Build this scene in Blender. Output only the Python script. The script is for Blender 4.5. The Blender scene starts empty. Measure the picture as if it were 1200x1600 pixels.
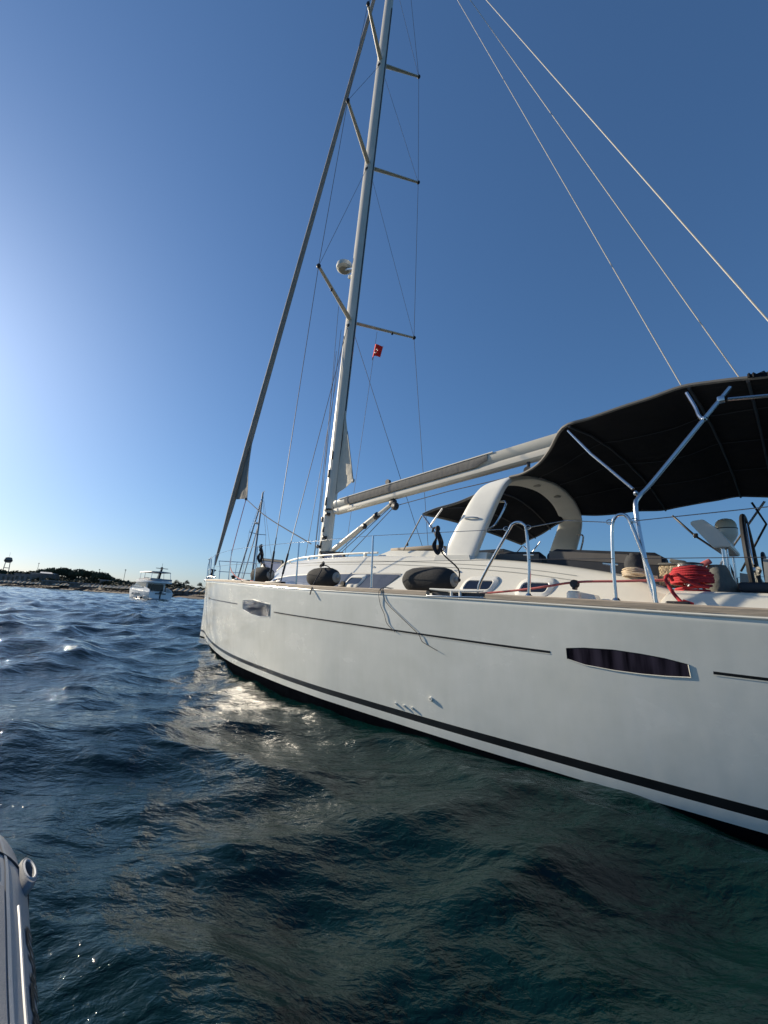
import bpy, bmesh, math, random
import numpy as np
from mathutils import Vector, Matrix
R = math.radians
random.seed(7)
sc = bpy.context.scene
col = sc.collection

# ------------------------------------------------------------------ camera
PITCH, ROLL, CAMH = math.atan(147.4/650.0), R(3.4), 1.3
R0 = Vector((1, 0, 0)); FW = Vector((0, math.cos(PITCH), math.sin(PITCH))); U0 = Vector((0, -math.sin(PITCH), math.cos(PITCH)))
RR = math.cos(ROLL)*R0 + math.sin(ROLL)*U0
UU = -math.sin(ROLL)*R0 + math.cos(ROLL)*U0
cd = bpy.data.cameras.new("camera"); cam = bpy.data.objects.new("camera", cd); col.objects.link(cam)
cd.sensor_fit = 'VERTICAL'; cd.sensor_height = 36.0; cd.lens = 650.0/1600.0*36.0
cd.clip_start = 0.05; cd.clip_end = 9000
cam.matrix_world = Matrix(((RR.x, UU.x, -FW.x, 0), (RR.y, UU.y, -FW.y, 0), (RR.z, UU.z, -FW.z, CAMH), (0, 0, 0, 1)))
sc.camera = cam

# ------------------------------------------------------------------ sky, sun, exposure
SUN_AZ, SUN_EL = R(-58), R(20.5)
w = bpy.data.worlds.new("World"); sc.world = w; w.use_nodes = True
nt = w.node_tree; nt.nodes.clear()
sky = nt.nodes.new("ShaderNodeTexSky"); sky.sky_type = 'NISHITA'; sky.sun_disc = False
sky.sun_elevation = SUN_EL; sky.sun_rotation = SUN_AZ
sky.altitude = 0; sky.air_density = 1.12; sky.dust_density = 0.75; sky.ozone_density = 10.0
bg = nt.nodes.new("ShaderNodeBackground"); bg.inputs[1].default_value = 0.125
gm = nt.nodes.new("ShaderNodeGamma"); gm.inputs[1].default_value = 0.8
wo = nt.nodes.new("ShaderNodeOutputWorld")
nt.links.new(sky.outputs[0], gm.inputs[0]); nt.links.new(gm.outputs[0], bg.inputs[0]); nt.links.new(bg.outputs[0], wo.inputs[0])
sd = bpy.data.lights.new("sun", 'SUN'); sun = bpy.data.objects.new("sun", sd); col.objects.link(sun)
sd.energy = 5.0; sd.angle = R(0.5); sd.color = (1.0, 0.87, 0.68)
S = Vector((math.sin(SUN_AZ)*math.cos(SUN_EL), math.cos(SUN_AZ)*math.cos(SUN_EL), math.sin(SUN_EL)))
sun.rotation_euler = S.to_track_quat('Z', 'Y').to_euler()
sc.view_settings.view_transform = 'Standard'; sc.view_settings.look = 'None'
sc.view_settings.exposure = 0.38; sc.view_settings.gamma = 1.0
sc.cycles.use_denoising = True
sc.cycles.max_bounces = 8
sc.cycles.blur_glossy = 0.35

# ------------------------------------------------------------------ helpers
def prop(o, label=None, cat=None, group=None, kind=None):
    if label: o['label'] = label
    if cat: o['category'] = cat
    if group: o['group'] = group
    if kind: o['kind'] = kind
    return o

def empty(name, loc=(0, 0, 0), rz=0.0, **k):
    o = bpy.data.objects.new(name, None); col.objects.link(o)
    o.location = loc; o.rotation_euler = (0, 0, rz); o.empty_display_size = 0.2
    return prop(o, **k)

def P(s, t, z):            # boat coordinates: metres aft of the stem, metres to port of the centreline, height
    return Vector((s, -t, z))

def catmull(pts, n=8):
    pts = [Vector(p) for p in pts]
    if len(pts) < 3: return pts
    out = []
    for i in range(len(pts)-1):
        p0 = pts[i-1] if i else pts[0]*2-pts[1]; p1 = pts[i]; p2 = pts[i+1]
        p3 = pts[i+2] if i+2 < len(pts) else pts[-1]*2-pts[-2]
        for k in range(n):
            t = k/n
            out.append(0.5*((2*p1)+(-p0+p2)*t+(2*p0-5*p1+4*p2-p3)*t*t+(-p0+3*p1-3*p2+p3)*t**3))
    out.append(pts[-1]); return out

class MB:
    def __init__(self): self.bm = bmesh.new(); self.mi = 0
    def _f(self, vs):
        try:
            f = self.bm.faces.new(vs); f.material_index = self.mi; f.smooth = True; return f
        except ValueError: return None
    def rings(self, rings, closed=True, cap=True):
        vr = [[self.bm.verts.new(p) for p in r] for r in rings]
        n = len(vr[0])
        for a, b in zip(vr[:-1], vr[1:]):
            for i in range(n if closed else n-1):
                j = (i+1) % n; self._f((a[i], a[j], b[j], b[i]))
        if cap and closed:
            self._f(list(reversed(vr[0]))); self._f(vr[-1])
        return self
    def tube(self, pts, r, n=8, smooth=0, cap=True):
        pts = [Vector(p) for p in pts]
        rs = list(r) if isinstance(r, (list, tuple)) else None
        if smooth and len(pts) > 2:
            m = len(pts); pts = catmull(pts, smooth)
            if rs:
                rs = [rs[min(int(i/smooth), m-1)]*(1-(i/smooth) % 1)+rs[min(int(i/smooth)+1, m-1)]*((i/smooth) % 1) for i in range(len(pts))]
        if rs is None: rs = [r]*len(pts)
        up = None; rings = []
        for i, p in enumerate(pts):
            d = (pts[min(i+1, len(pts)-1)]-pts[max(i-1, 0)])
            if d.length < 1e-9: d = Vector((0, 0, 1))
            d.normalize()
            if up is None:
                a = Vector((0, 0, 1)) if abs(d.z) < 0.9 else Vector((1, 0, 0)); up = (a-d*a.dot(d)).normalized()
            else:
                up = (up-d*up.dot(d)); up = up.normalized() if up.length > 1e-6 else d.orthogonal().normalized()
            v = d.cross(up)
            rings.append([p+(up*math.cos(2*math.pi*k/n)+v*math.sin(2*math.pi*k/n))*rs[i] for k in range(n)])
        return self.rings(rings, True, cap)
    def lathe(self, prof, o=(0, 0, 0), axis=(0, 0, 1), n=20, sx=1.0):
        o = Vector(o); ax = Vector(axis).normalized(); u = ax.orthogonal().normalized(); v = ax.cross(u)
        return self.rings([[o+ax*h+(u*math.cos(2*math.pi*k/n)*sx+v*math.sin(2*math.pi*k/n))*max(r, 1e-4) for k in range(n)] for r, h in prof])
    def box(self, c, size, rot=None, bev=0.0, seg=2):
        c = Vector(c); t = bmesh.new(); bmesh.ops.create_cube(t, size=1.0)
        for v in t.verts: v.co = Vector((v.co.x*size[0], v.co.y*size[1], v.co.z*size[2]))
        if bev > 0: bmesh.ops.bevel(t, geom=list(t.edges), offset=bev, segments=seg, affect='EDGES', profile=0.5)
        M = Matrix.Translation(c) @ (rot.to_4x4() if rot is not None else Matrix())
        m = {}
        for v in t.verts: m[v] = self.bm.verts.new(M @ v.co)
        for f in t.faces:
            g = self._f([m[v] for v in f.verts])
            if g and bev == 0: g.smooth = False
        t.free(); return self
    def hexa(self, bot, top):     # solid between two matching polygons
        b = [self.bm.verts.new(Vector(p)) for p in bot]; t = [self.bm.verts.new(Vector(p)) for p in top]
        n = len(b)
        for i in range(n):
            f = self._f((b[i], b[(i+1) % n], t[(i+1) % n], t[i]))
            if f: f.smooth = False
        for f in (self._f(list(reversed(b))), self._f(t)):
            if f: f.smooth = False
        return self
    def grid(self, rows, thick=0.0):
        self.rings(rows, False, False)
        if thick:
            geo = self.bm.faces[:]
            self.bm.normal_update()
            bmesh.ops.solidify(self.bm, geom=geo, thickness=thick)
        return self
    def sphere(self, c, r, n=12, sc=(1, 1, 1)):
        c = Vector(c); prof = [(math.sin(math.pi*i/(n//2+1)), -math.cos(math.pi*i/(n//2+1))) for i in range(n//2+2)]
        return self.rings([[c+Vector((p*math.cos(2*math.pi*k/n)*sc[0], p*math.sin(2*math.pi*k/n)*sc[1], h*sc[2]))*r for k in range(n)]
                           for p, h in [(max(p, 1e-3), h) for p, h in prof]])
    def build(self, name, mats, parent=None, base=None, rz=0.0, auto=35, **k):
        bm = self.bm
        if base is not None:
            b = Vector(base)
            for v in bm.verts: v.co -= b
        bmesh.ops.recalc_face_normals(bm, faces=bm.faces[:])
        if auto:
            lim = R(auto)
            for e in bm.edges:
                if len(e.link_faces) == 2:
                    try:
                        if e.calc_face_angle() > lim: e.smooth = False
                    except ValueError: pass
        if k.pop('each', False):
            done = set(); first_o = None
            for v0 in bm.verts[:]:
                if v0 in done: continue
                isl = {v0}; st_ = [v0]
                while st_:
                    x = st_.pop()
                    for e_ in x.link_edges:
                        y = e_.other_vert(x)
                        if y not in isl: isl.add(y); st_.append(y)
                done |= isl; L_ = list(isl); ix = {v: i for i, v in enumerate(L_)}
                fs_ = []; seen_ = set()
                for v in L_:
                    for f in v.link_faces:
                        if f not in seen_: seen_.add(f); fs_.append([ix[q] for q in f.verts])
                me = bpy.data.meshes.new(name); me.from_pydata([tuple(v.co) for v in L_], [], fs_)
                for p_ in me.polygons: p_.use_smooth = len(fs_) > 8
                for m in (mats if isinstance(mats, (list, tuple)) else [mats]): me.materials.append(m)
                o = bpy.data.objects.new(name, me); col.objects.link(o); o.parent = parent; prop(o, **k); first_o = first_o or o
            bm.free(); return first_o
        me = bpy.data.meshes.new(name); bm.to_mesh(me); bm.free()
        for m in (mats if isinstance(mats, (list, tuple)) else [mats]): me.materials.append(m)
        o = bpy.data.objects.new(name, me); col.objects.link(o)
        if parent is not None: o.parent = parent
        elif base is not None: o.location = base
        return prop(o, **k)

# ------------------------------------------------------------------ materials
def mat(name, base, rough=0.5, metal=0.0, var=0.0, vscale=4.0, bump=0.0, bscale=30.0, coat=0.0, spec=0.5, stretch=(1, 1, 1), var2=None):
    m = bpy.data.materials.new(name); m.use_nodes = True; n = m.node_tree; b = n.nodes["Principled BSDF"]
    b.inputs["Base Color"].default_value = (*base, 1); b.inputs["Roughness"].default_value = rough
    b.inputs["Metallic"].default_value = metal; b.inputs["Coat Weight"].default_value = coat
    b.inputs["Coat Roughness"].default_value = 0.05
    b.inputs["Specular IOR Level"].default_value = spec
    tc = n.nodes.new("ShaderNodeTexCoord"); mp = n.nodes.new("ShaderNodeMapping"); mp.inputs["Scale"].default_value = stretch
    n.links.new(tc.outputs["Object"], mp.inputs["Vector"])
    if var > 0 or var2:
        ns = n.nodes.new("ShaderNodeTexNoise"); ns.inputs["Scale"].default_value = vscale; ns.inputs["Detail"].default_value = 6
        ns.inputs["Roughness"].default_value = 0.65
        cr = n.nodes.new("ShaderNodeValToRGB"); cr.color_ramp.elements[0].position = 0.3; cr.color_ramp.elements[1].position = 0.7
        lo = var2 if var2 else tuple(c*(1-var) for c in base)
        cr.color_ramp.elements[0].color = (*lo, 1)
        cr.color_ramp.elements[1].color = (*[min(1, c*(1+(var if not var2 else 0))) for c in base], 1)
        n.links.new(mp.outputs[0], ns.inputs["Vector"]); n.links.new(ns.outputs[0], cr.inputs[0]); n.links.new(cr.outputs[0], b.inputs["Base Color"])
        mr = n.nodes.new("ShaderNodeMapRange"); mr.inputs[3].default_value = rough*0.85; mr.inputs[4].default_value = min(1, rough*1.25)
        n.links.new(ns.outputs[0], mr.inputs[0]); n.links.new(mr.outputs[0], b.inputs["Roughness"])
    if bump > 0:
        nb = n.nodes.new("ShaderNodeTexNoise"); nb.inputs["Scale"].default_value = bscale; nb.inputs["Detail"].default_value = 5
        bp = n.nodes.new("ShaderNodeBump"); bp.inputs["Strength"].default_value = 1.0; bp.inputs["Distance"].default_value = bump
        n.links.new(mp.outputs[0], nb.inputs["Vector"]); n.links.new(nb.outputs[0], bp.inputs["Height"]); n.links.new(bp.outputs[0], b.inputs["Normal"])
    return m

gel = mat("gelcoat", (.80, .77, .66), .16, var=.035, vscale=1.6, coat=.6, bump=.0006, bscale=7)
gelgrey = mat("moulded_grey", (.36, .36, .33), .5, var=.06, vscale=9)
def hull_mat():
    m = bpy.data.materials.new("hull_gelcoat"); m.use_nodes = True; n = m.node_tree; b = n.nodes["Principled BSDF"]
    tc = n.nodes.new("ShaderNodeTexCoord")
    def noise(scale, st, det=5):
        mp = n.nodes.new("ShaderNodeMapping"); mp.inputs["Scale"].default_value = st; n.links.new(tc.outputs["Object"], mp.inputs[0])
        q = n.nodes.new("ShaderNodeTexNoise"); q.inputs["Scale"].default_value = scale; q.inputs["Detail"].default_value = det; q.inputs["Roughness"].default_value = .6; n.links.new(mp.outputs[0], q.inputs[0]); return q
    a = noise(1.3, (1, 1, 1.6)); st = noise(5, (1.6, 1.6, .22), 6)      # broad unevenness; faint run-down salt streaks
    mx = n.nodes.new("ShaderNodeMath"); mx.operation = 'MULTIPLY_ADD'; mx.inputs[1].default_value = .55; n.links.new(st.outputs[0], mx.inputs[0]); n.links.new(a.outputs[0], mx.inputs[2])
    cr = n.nodes.new("ShaderNodeValToRGB"); cr.color_ramp.elements[0].position = .55; cr.color_ramp.elements[1].position = 1.0
    cr.color_ramp.elements[0].color = (.73, .74, .67, 1); cr.color_ramp.elements[1].color = (.83, .835, .77, 1)
    n.links.new(mx.outputs[0], cr.inputs[0]); n.links.new(cr.outputs[0], b.inputs["Base Color"])
    mr = n.nodes.new("ShaderNodeMapRange"); mr.inputs[1].default_value = .35; mr.inputs[2].default_value = .65; mr.inputs[3].default_value = .10; mr.inputs[4].default_value = .30
    n.links.new(a.outputs[0], mr.inputs[0]); n.links.new(mr.outputs[0], b.inputs["Roughness"])
    bp = n.nodes.new("ShaderNodeBump"); bp.inputs["Distance"].default_value = .0016; w_ = noise(3.5, (1, 1, 1), 2); n.links.new(w_.outputs[0], bp.inputs["Height"]); n.links.new(bp.outputs[0], b.inputs["Normal"])
    b.inputs["Coat Weight"].default_value = .06; b.inputs["Coat Roughness"].default_value = .04
    return m
gelhull = hull_mat()
blackp = mat("black_paint", (.012, .013, .015), .3, var=.3, vscale=5, coat=.2)
antif = mat("antifouling", (.005, .006, .008), 1.0, var=.3, vscale=6, spec=0.0)
teak = mat("teak", (.40, .33, .25), .65, var=.28, vscale=5, bump=.002, bscale=20, stretch=(.6, 9, 9))
steel = mat("stainless_steel", (.60, .60, .60), .2, 1.0, var=.04, vscale=20)
stayw = mat("bright_wire", (.50, .47, .40), .4, .0)
wire = mat("wire_rope", (.09, .09, .10), .5, .3)
darkst = mat("dark_fitting", (.02, .02, .022), .45, var=.2, vscale=30)
mastm = mat("mast_paint", (.68, .64, .54), .3, var=.05, vscale=3, coat=.2)
sailc = mat("sail_cover_cloth", (.30, .28, .245), .85, var=.16, vscale=3, bump=.02, bscale=6, stretch=(1, 1, .5))
sailw = mat("sail_cloth", (.68, .63, .52), .8, var=.1, vscale=4, bump=.01, bscale=9)
canv = mat("black_canvas", (.008, .010, .015), .8, var=.3, vscale=2.2, bump=.03, bscale=2.6, spec=.25)
canvg = mat("canvas_hem", (.17, .165, .155), .9, var=.15, vscale=8)
boomg = mat("boom_cover", (.17, .165, .155), .85, var=.15, vscale=6, bump=.006, bscale=6, stretch=(2.2, 1, 1))
glass = mat("dark_acrylic", (.010, .010, .013), .04, coat=1.0, var=.2, vscale=2)
smoke_gl = mat("smoked_acrylic", (.085, .09, .105), .12, var=.25, vscale=4, coat=.6)
fend = mat("fender_cloth", (.045, .046, .047), .9, var=.18, vscale=5, bump=.004, bscale=60, spec=.2)
rubber = mat("black_rubber", (.012, .012, .013), .55, var=.2, vscale=20)
redrope = mat("red_rope", (.42, .018, .026), .75, var=.22, vscale=30, bump=.004, bscale=160)
pinkrope = mat("faded_red_rope", (.5, .13, .12), .8, var=.2, vscale=30)
beirope = mat("beige_rope", (.55, .45, .32), .85, var=.25, vscale=40, bump=.004, bscale=160)
darkrope = mat("dark_rope", (.03, .03, .035), .85)
thinrope = mat("grey_cord", (.11, .11, .115), .85)
flagred = mat("red_bunting", (.72, .035, .02), .8, var=.1, vscale=5)
white = mat("white_plastic", (.78, .77, .70), .35, var=.04, vscale=6)
cream = mat("sunlit_plastic", (.72, .66, .52), .4, var=.05, vscale=6)
cushion = mat("cushion_vinyl", (.018, .022, .03), .6, var=.2, vscale=6, bump=.003, bscale=10)
cushgrey = mat("cushion_piping", (.13, .12, .11), .8, var=.15, vscale=8)
wicker = mat("wicker", (.42, .33, .20), .85, var=.5, vscale=45, bump=.02, bscale=60)
bagm = mat("bag_cloth", (.03, .032, .036), .85, var=.3, vscale=10, bump=.01, bscale=14)
greyc = mat("grey_cloth", (.15, .15, .13), .9, var=.2, vscale=8, bump=.01, bscale=12)
tubem = mat("inflatable_hypalon", (.36, .37, .375), .5, var=.07, vscale=60, bump=.0006, bscale=300)
tubed = mat("inflatable_patch", (.235, .245, .255), .6, var=.08, vscale=50, bump=.001, bscale=300)
tubel = mat("inflatable_seam", (.42, .44, .45), .45, var=.06, vscale=50)
tubeb = mat("inflatable_print", (.02, .024, .03), .5)

# teak gets a weathered grey grain; glass of the aft window shows the curtain folds behind it
def curtain_glass():
    m = bpy.data.materials.new("curtained_glass"); m.use_nodes = True; n = m.node_tree; b = n.nodes["Principled BSDF"]
    tc = n.nodes.new("ShaderNodeTexCoord"); mp = n.nodes.new("ShaderNodeMapping"); mp.inputs["Scale"].default_value = (9, 1, .9); mp.inputs["Rotation"].default_value = (0, .25, 0)
    ns = n.nodes.new("ShaderNodeTexNoise"); ns.inputs["Scale"].default_value = 1.6; ns.inputs["Detail"].default_value = 3
    cr = n.nodes.new("ShaderNodeValToRGB"); cr.color_ramp.elements[0].position = .42; cr.color_ramp.elements[1].position = .66
    cr.color_ramp.elements[0].color = (.008, .006, .010, 1); cr.color_ramp.elements[1].color = (.055, .045, .065, 1)
    n.links.new(tc.outputs["Object"], mp.inputs[0]); n.links.new(mp.outputs[0], ns.inputs[0]); n.links.new(ns.outputs[0], cr.inputs[0]); n.links.new(cr.outputs[0], b.inputs["Base Color"])
    b.inputs["Roughness"].default_value = .12; b.inputs["Specular IOR Level"].default_value = .3
    return m
curt = curtain_glass()

# ------------------------------------------------------------------ water
def water_material():
    m = bpy.data.materials.new("sea_water"); m.use_nodes = True; n = m.node_tree; b = n.nodes["Principled BSDF"]
    b.inputs["Base Color"].default_value = (.0012, .0150, .0145, 1); b.inputs["Roughness"].default_value = .042
    b.inputs["IOR"].default_value = 1.333; b.inputs["Specular IOR Level"].default_value = .5
    tc = n.nodes.new("ShaderNodeTexCoord")
    last = None
    for sc_, dist, det, st, rot in ((.33, .08, 2, (1, 1.5, 1), -.2), (1.15, .065, 3, (1, 1.7, 1), .5), (4.4, .022, 5, (1, 1.8, 1), .2), (18, .0078, 4, (1, 1.6, 1), -.3)):
        mp = n.nodes.new("ShaderNodeMapping"); mp.inputs["Scale"].default_value = st; mp.inputs["Rotation"].default_value = (0, 0, rot)
        ns = n.nodes.new("ShaderNodeTexNoise"); ns.inputs["Scale"].default_value = sc_; ns.inputs["Detail"].default_value = det
        ns.inputs["Distortion"].default_value = .6
        bp = n.nodes.new("ShaderNodeBump"); bp.inputs["Distance"].default_value = dist; bp.inputs["Strength"].default_value = 1
        n.links.new(tc.outputs["Object"], mp.inputs[0]); n.links.new(mp.outputs[0], ns.inputs[0]); n.links.new(ns.outputs[0], bp.inputs["Height"])
        if last: n.links.new(last.outputs[0], bp.inputs["Normal"])
        last = bp
    n.links.new(last.outputs[0], b.inputs["Normal"])
    return m

def make_water():
    rng = np.random.default_rng(114)
    fa = np.radians(np.linspace(-62, 62, 760)); ba = np.radians(np.linspace(62, 298, 90))[1:-1]
    ang = np.concatenate([fa, ba])
    rad = np.concatenate([[0.0], np.geomspace(.5, 70, 760), np.geomspace(70, 420, 190)[1:], np.geomspace(420, 6000, 40)[1:]])
    A, Rd = np.meshgrid(ang, rad); X = Rd*np.sin(A); Y = Rd*np.cos(A)
    N = 92
    lam = np.geomspace(.16, 11, N)*rng.uniform(.93, 1.07, N)
    wind = np.radians(200)
    th = wind + rng.normal(0, .62, N) + np.where(rng.random(N) < .15, np.pi*.5, 0)
    slope = .0300*np.where(lam < .5, .65, 1.1)*np.where(lam > 3.5, .6, 1.0)*rng.uniform(.6, 1.4, N)
    amp = slope*lam/(2*np.pi)*1.25
    sp = np.maximum(np.abs(Rd)*.0040, .004)
    Z = np.zeros_like(X); DX = np.zeros_like(X); DY = np.zeros_like(X)
    for l, t, a in zip(lam, th, amp):
        k = 2*np.pi/l; kx, ky = math.sin(t), math.cos(t)
        f = np.clip((l/sp-2.5)/3, 0, 1)*np.clip((400-Rd)/120, 0, 1)*np.clip((Rd+1)/(l*1.2), 0, 1)
        ph = k*(X*kx+Y*ky)+rng.uniform(0, 6.28)
        Z += a*f*np.cos(ph); q = .95
        DX -= q*a*f*kx*np.sin(ph); DY -= q*a*f*ky*np.sin(ph)
    X = X+DX; Y = Y+DY; Z = Z+.02
    nr, na = X.shape
    co = np.stack([X, Y, Z], -1).reshape(-1, 3).astype(np.float32)
    i = np.arange(nr-1)[:, None]; j = np.arange(na)[None, :]; jn = (j+1) % na
    q = np.stack([i*na+j, i*na+jn, (i+1)*na+jn, (i+1)*na+j], -1).reshape(-1, 4)[:, ::-1]
    me = bpy.data.meshes.new("water"); me.vertices.add(len(co)); me.vertices.foreach_set("co", co.ravel())
    me.loops.add(q.size); me.loops.foreach_set("vertex_index", q.ravel().astype(np.int32))
    me.polygons.add(len(q)); me.polygons.foreach_set("loop_start", (np.arange(len(q))*4).astype(np.int32))
    me.update(calc_edges=True)
    me.polygons.foreach_set("use_smooth", np.ones(len(q), bool))
    me.materials.append(water_material())
    o = bpy.data.objects.new("water", me); col.objects.link(o)
    prop(o, label="dark teal sea with short choppy waves around the boats", kind="structure")
make_water()

# ------------------------------------------------------------------ the sailing yacht: hull curves
BOAT_O = (-5.630, 13.903, 0.0); BOAT_R = R(-45)
BDT = [(0, .03), (.15, .13), (.5, .28), (1, .48), (2, .88), (3, 1.25), (4.3, 1.66), (5.5, 1.95), (6.5, 2.13), (8, 2.32), (9.5, 2.42), (11, 2.46), (12.5, 2.46), (14, 2.42), (15.4, 2.33)]
BWT = [(0, .0), (.3, .02), (1, .24), (2, .60), (3, .95), (4.3, 1.37), (5.4, 1.68), (6.4, 1.90), (7.6, 2.08), (8.6, 2.2), (9.5, 2.25), (11, 2.25), (12.3, 2.2), (13.5, 2.1), (15.4, 1.8)]
ZST = [(0, 1.78), (3, 1.68), (6, 1.585), (9, 1.48), (12, 1.415), (13.6, 1.375), (15.4, 1.35)]
def mono(T, x):
    X = [p[0] for p in T]; Y = [p[1] for p in T]; n = len(X)
    h = [X[i+1]-X[i] for i in range(n-1)]; d = [(Y[i+1]-Y[i])/h[i] for i in range(n-1)]
    x = min(max(x, X[0]), X[-1]); i = 0
    while i < n-2 and x > X[i+1]: i += 1
    def m(j):
        if j == 0: return d[0]
        if j == n-1: return d[-1]
        return 0 if d[j-1]*d[j] <= 0 else 2*d[j-1]*d[j]/(d[j-1]+d[j])
    t = (x-X[i])/h[i]
    return (2*t**3-3*t*t+1)*Y[i]+(t**3-2*t*t+t)*h[i]*m(i)+(-2*t**3+3*t*t)*Y[i+1]+(t**3-t*t)*h[i]*m(i+1)
bd = lambda s: mono(BDT, s)
bw = lambda s: mono(BWT, s)
zs = lambda s: mono(ZST, s)
def hb(s, z):
    f = max(z, 0)/zs(s)
    b = bw(s)+(bd(s)-bw(s))*f**0.75
    if z < 0: b = bw(s)*math.sqrt(max(0, 1-(-z/.62)**2))
    return max(b, .003)

yacht = empty("sailing_yacht", BOAT_O, BOAT_R, label="large white cruising sailing yacht with tall mast and black canvas awnings, filling the right side", cat="sailing yacht")

def on_hull(s, z, off=0.0): return P(s, hb(s, z)+off, z)
# hull shell, both sides, material by height
m = MB()
S_ = [0, .05, .15, .3, .5, .75]+[1+.1*i for i in range(145)]; S_ = [s for s in S_ if s <= 15.4]
Zlev = [-.62, -.5, -.3, -.12, 0, .105, .185, .25, .32, .4, .5, .6, .7, .8, .88, .96, 1.04, 1.12, 1.2, 1.28, 1.34]
for side in (1, -1):
    rows = []
    for s in S_:
        row = []
        for k in range(len(Zlev)+3):
            if k == 5: z = .105-.05*max(0, 1-s/9)
            elif k < len(Zlev): z = Zlev[k]*(zs(s)/1.42 if Zlev[k] > .3 else 1)
            else: z = zs(s)-(.06, .02, 0)[k-len(Zlev)]
            b = hb(s, min(z, zs(s)))
            if k == len(Zlev)+2: b -= .012
            row.append(P(s, b*side, z))
        rows.append(row)
    vr = [[m.bm.verts.new(p) for p in r] for r in rows]
    for a, b in zip(vr[:-1], vr[1:]):
        for i in range(len(a)-1):
            m.mi = 1 if i < 5 else (2 if i == 6 else 0)
            m._f((a[i], a[i+1], b[i+1], b[i]))
    if side == 1: last = vr[-1]; first = vr[0]
    else:
        m.mi = 0
        for i in range(len(last)-1): m._f((last[i], last[i+1], vr[-1][i+1], vr[-1][i])); m._f((first[i], first[i+1], vr[0][i+1], vr[0][i]))
hull = m.build("hull", [gelhull, antif, blackp], yacht)

# deck with cockpit well
m = MB()
for a, b in zip(S_[:-1], S_[1:]):
    for side in (1, -1):
        cut = 1.25 if (a >= 11.3 and b < 15.1) else 0
        m._f([m.bm.verts.new(P(a, side*(bd(a)-.012), zs(a)-.002)), m.bm.verts.new(P(b, side*(bd(b)-.012), zs(b)-.002)),
              m.bm.verts.new(P(b, side*cut, zs(b)+(.04 if not cut else .0))), m.bm.verts.new(P(a, side*cut, zs(a)+(.04 if not cut else .0)))])
bmesh.ops.remove_doubles(m.bm, verts=m.bm.verts[:], dist=.0005)
m.build("deck", teak, yacht)
m = MB(); m.box(P(13.2, 0, .93), (3.9, 2.5, .04)); m.build("cockpit_sole", teak, yacht)

# teak toe rail round the sheer, with the gap at the mooring cleat
def rail(s0, s1, side):
    m = MB(); n = max(6, int((s1-s0)*3)); rings = []
    for i in range(n+1):
        s = s0+(s1-s0)*i/n; b = bd(s)+.004; z = zs(s)+.002
        rings.append([P(s, side*q[0], q[1]) for q in ((b, z), (b, z+.036), (b-.008, z+.046), (max(b-.05, .004), z+.046), (max(b-.06, .002), z+.03), (max(b-.06, .002), z))])
    m.rings(rings); return m
rail(.12, 11.10, 1).build("toe_rail", teak, yacht); rail(11.78, 15.4, 1).build("toe_rail", teak, yacht); rail(.12, 15.4, -1).build("toe_rail", teak, yacht)
# bright rounded moulding under the rail
for side in (1, -1):
    m = MB(); m.tube([P(s, side*(bd(s)-.004), zs(s)-.012) for s in S_[::3] if s > .1], .011, 8); m.build("sheer_moulding", gel, hull)

# grooves along the topsides: dark slot and light lower lip
ZGT = [(0, 1.36), (3.2, 1.245), (6.4, 1.185), (8, 1.115), (10, 1.07), (12.4, 1.02), (13.6, 1.01), (15.4, 1.0)]
for s0, s1 in ((3.35, 6.3), (7.95, 12.34), (13.37, 15.2)):
    for z0, z1, off, mt, nm in ((-.009, .009, .0012, blackp, "groove"), (-.017, -.009, .0018, gel, "groove_lip")):
        m = MB(); n = 40
        rows = [[on_hull(s, mono(ZGT, s)+z, off) for z in (z0, z1)] for s in [s0+(s1-s0)*i/n for i in range(n+1)]]
        m.rings(rows, False, False); m.build(nm, mt, hull)

def patch(top, bot, off, name, mt, parent, n=26, side=1, fn=None, rows_n=5):
    fn = fn or (lambda s, z: on_hull(s, z, off))
    m = MB(); rows = []
    for i in range(n+1):
        u = i/n
        def at(L):
            x = u*(len(L)-1); k = min(int(x), len(L)-2); f = x-k
            return (L[k][0]*(1-f)+L[k+1][0]*f, L[k][1]*(1-f)+L[k+1][1]*f)
        (sa, za), (sb, zb) = at(top), at(bot)
        rows.append([fn(sa+(sb-sa)*j/rows_n, za+(zb-za)*j/rows_n) for j in range(rows_n+1)])
    m.rings(rows, False, False); return m.build(name, mt, parent)
def rim(L, off, r, name, mt, parent, fn=None, close=True):
    fn = fn or (lambda s, z: on_hull(s, z, off))
    L2 = []
    for a, b in zip(L, L[1:]+([L[0]] if close else [])):
        L2 += [(a[0]+(b[0]-a[0])*k/5, a[1]+(b[1]-a[1])*k/5) for k in range(5)]
    L2.append(L[0] if close else L[-1])
    m = MB(); m.tube([fn(*p) for p in L2], r, 6); return m.build(name, mt, parent)
# aft hull window
TA = [(12.47, 1.065), (12.6, 1.082), (12.8, 1.09), (12.97, 1.082), (13.12, 1.068), (13.245, 1.045)]
BA = [(12.47, .985), (12.6, .957), (12.8, .945), (12.97, .945), (13.12, .952), (13.25, .965)]
hw = patch(TA, BA, .0012, "hull_window", curt, hull)
rim([TA[0]]+[TA[1]]+[TA[2]]+[TA[3]]+[TA[4]]+[TA[-1]], .001, .0022, "recess_shade", blackp, hw, close=False)  # black rim puts the shade of the recess into colour
rim([BA[0], BA[1], BA[2], BA[3], BA[4], BA[5], TA[-1]], .0005, .0042, "window_frame", gel, hw, close=False)  # pale rim on lower and aft edges stands for the bevel highlight
rim([TA[0], BA[0]], .0, .004, "recess_shade", blackp, hw, close=False)  # forward edge: recess shade as a black rim
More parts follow.
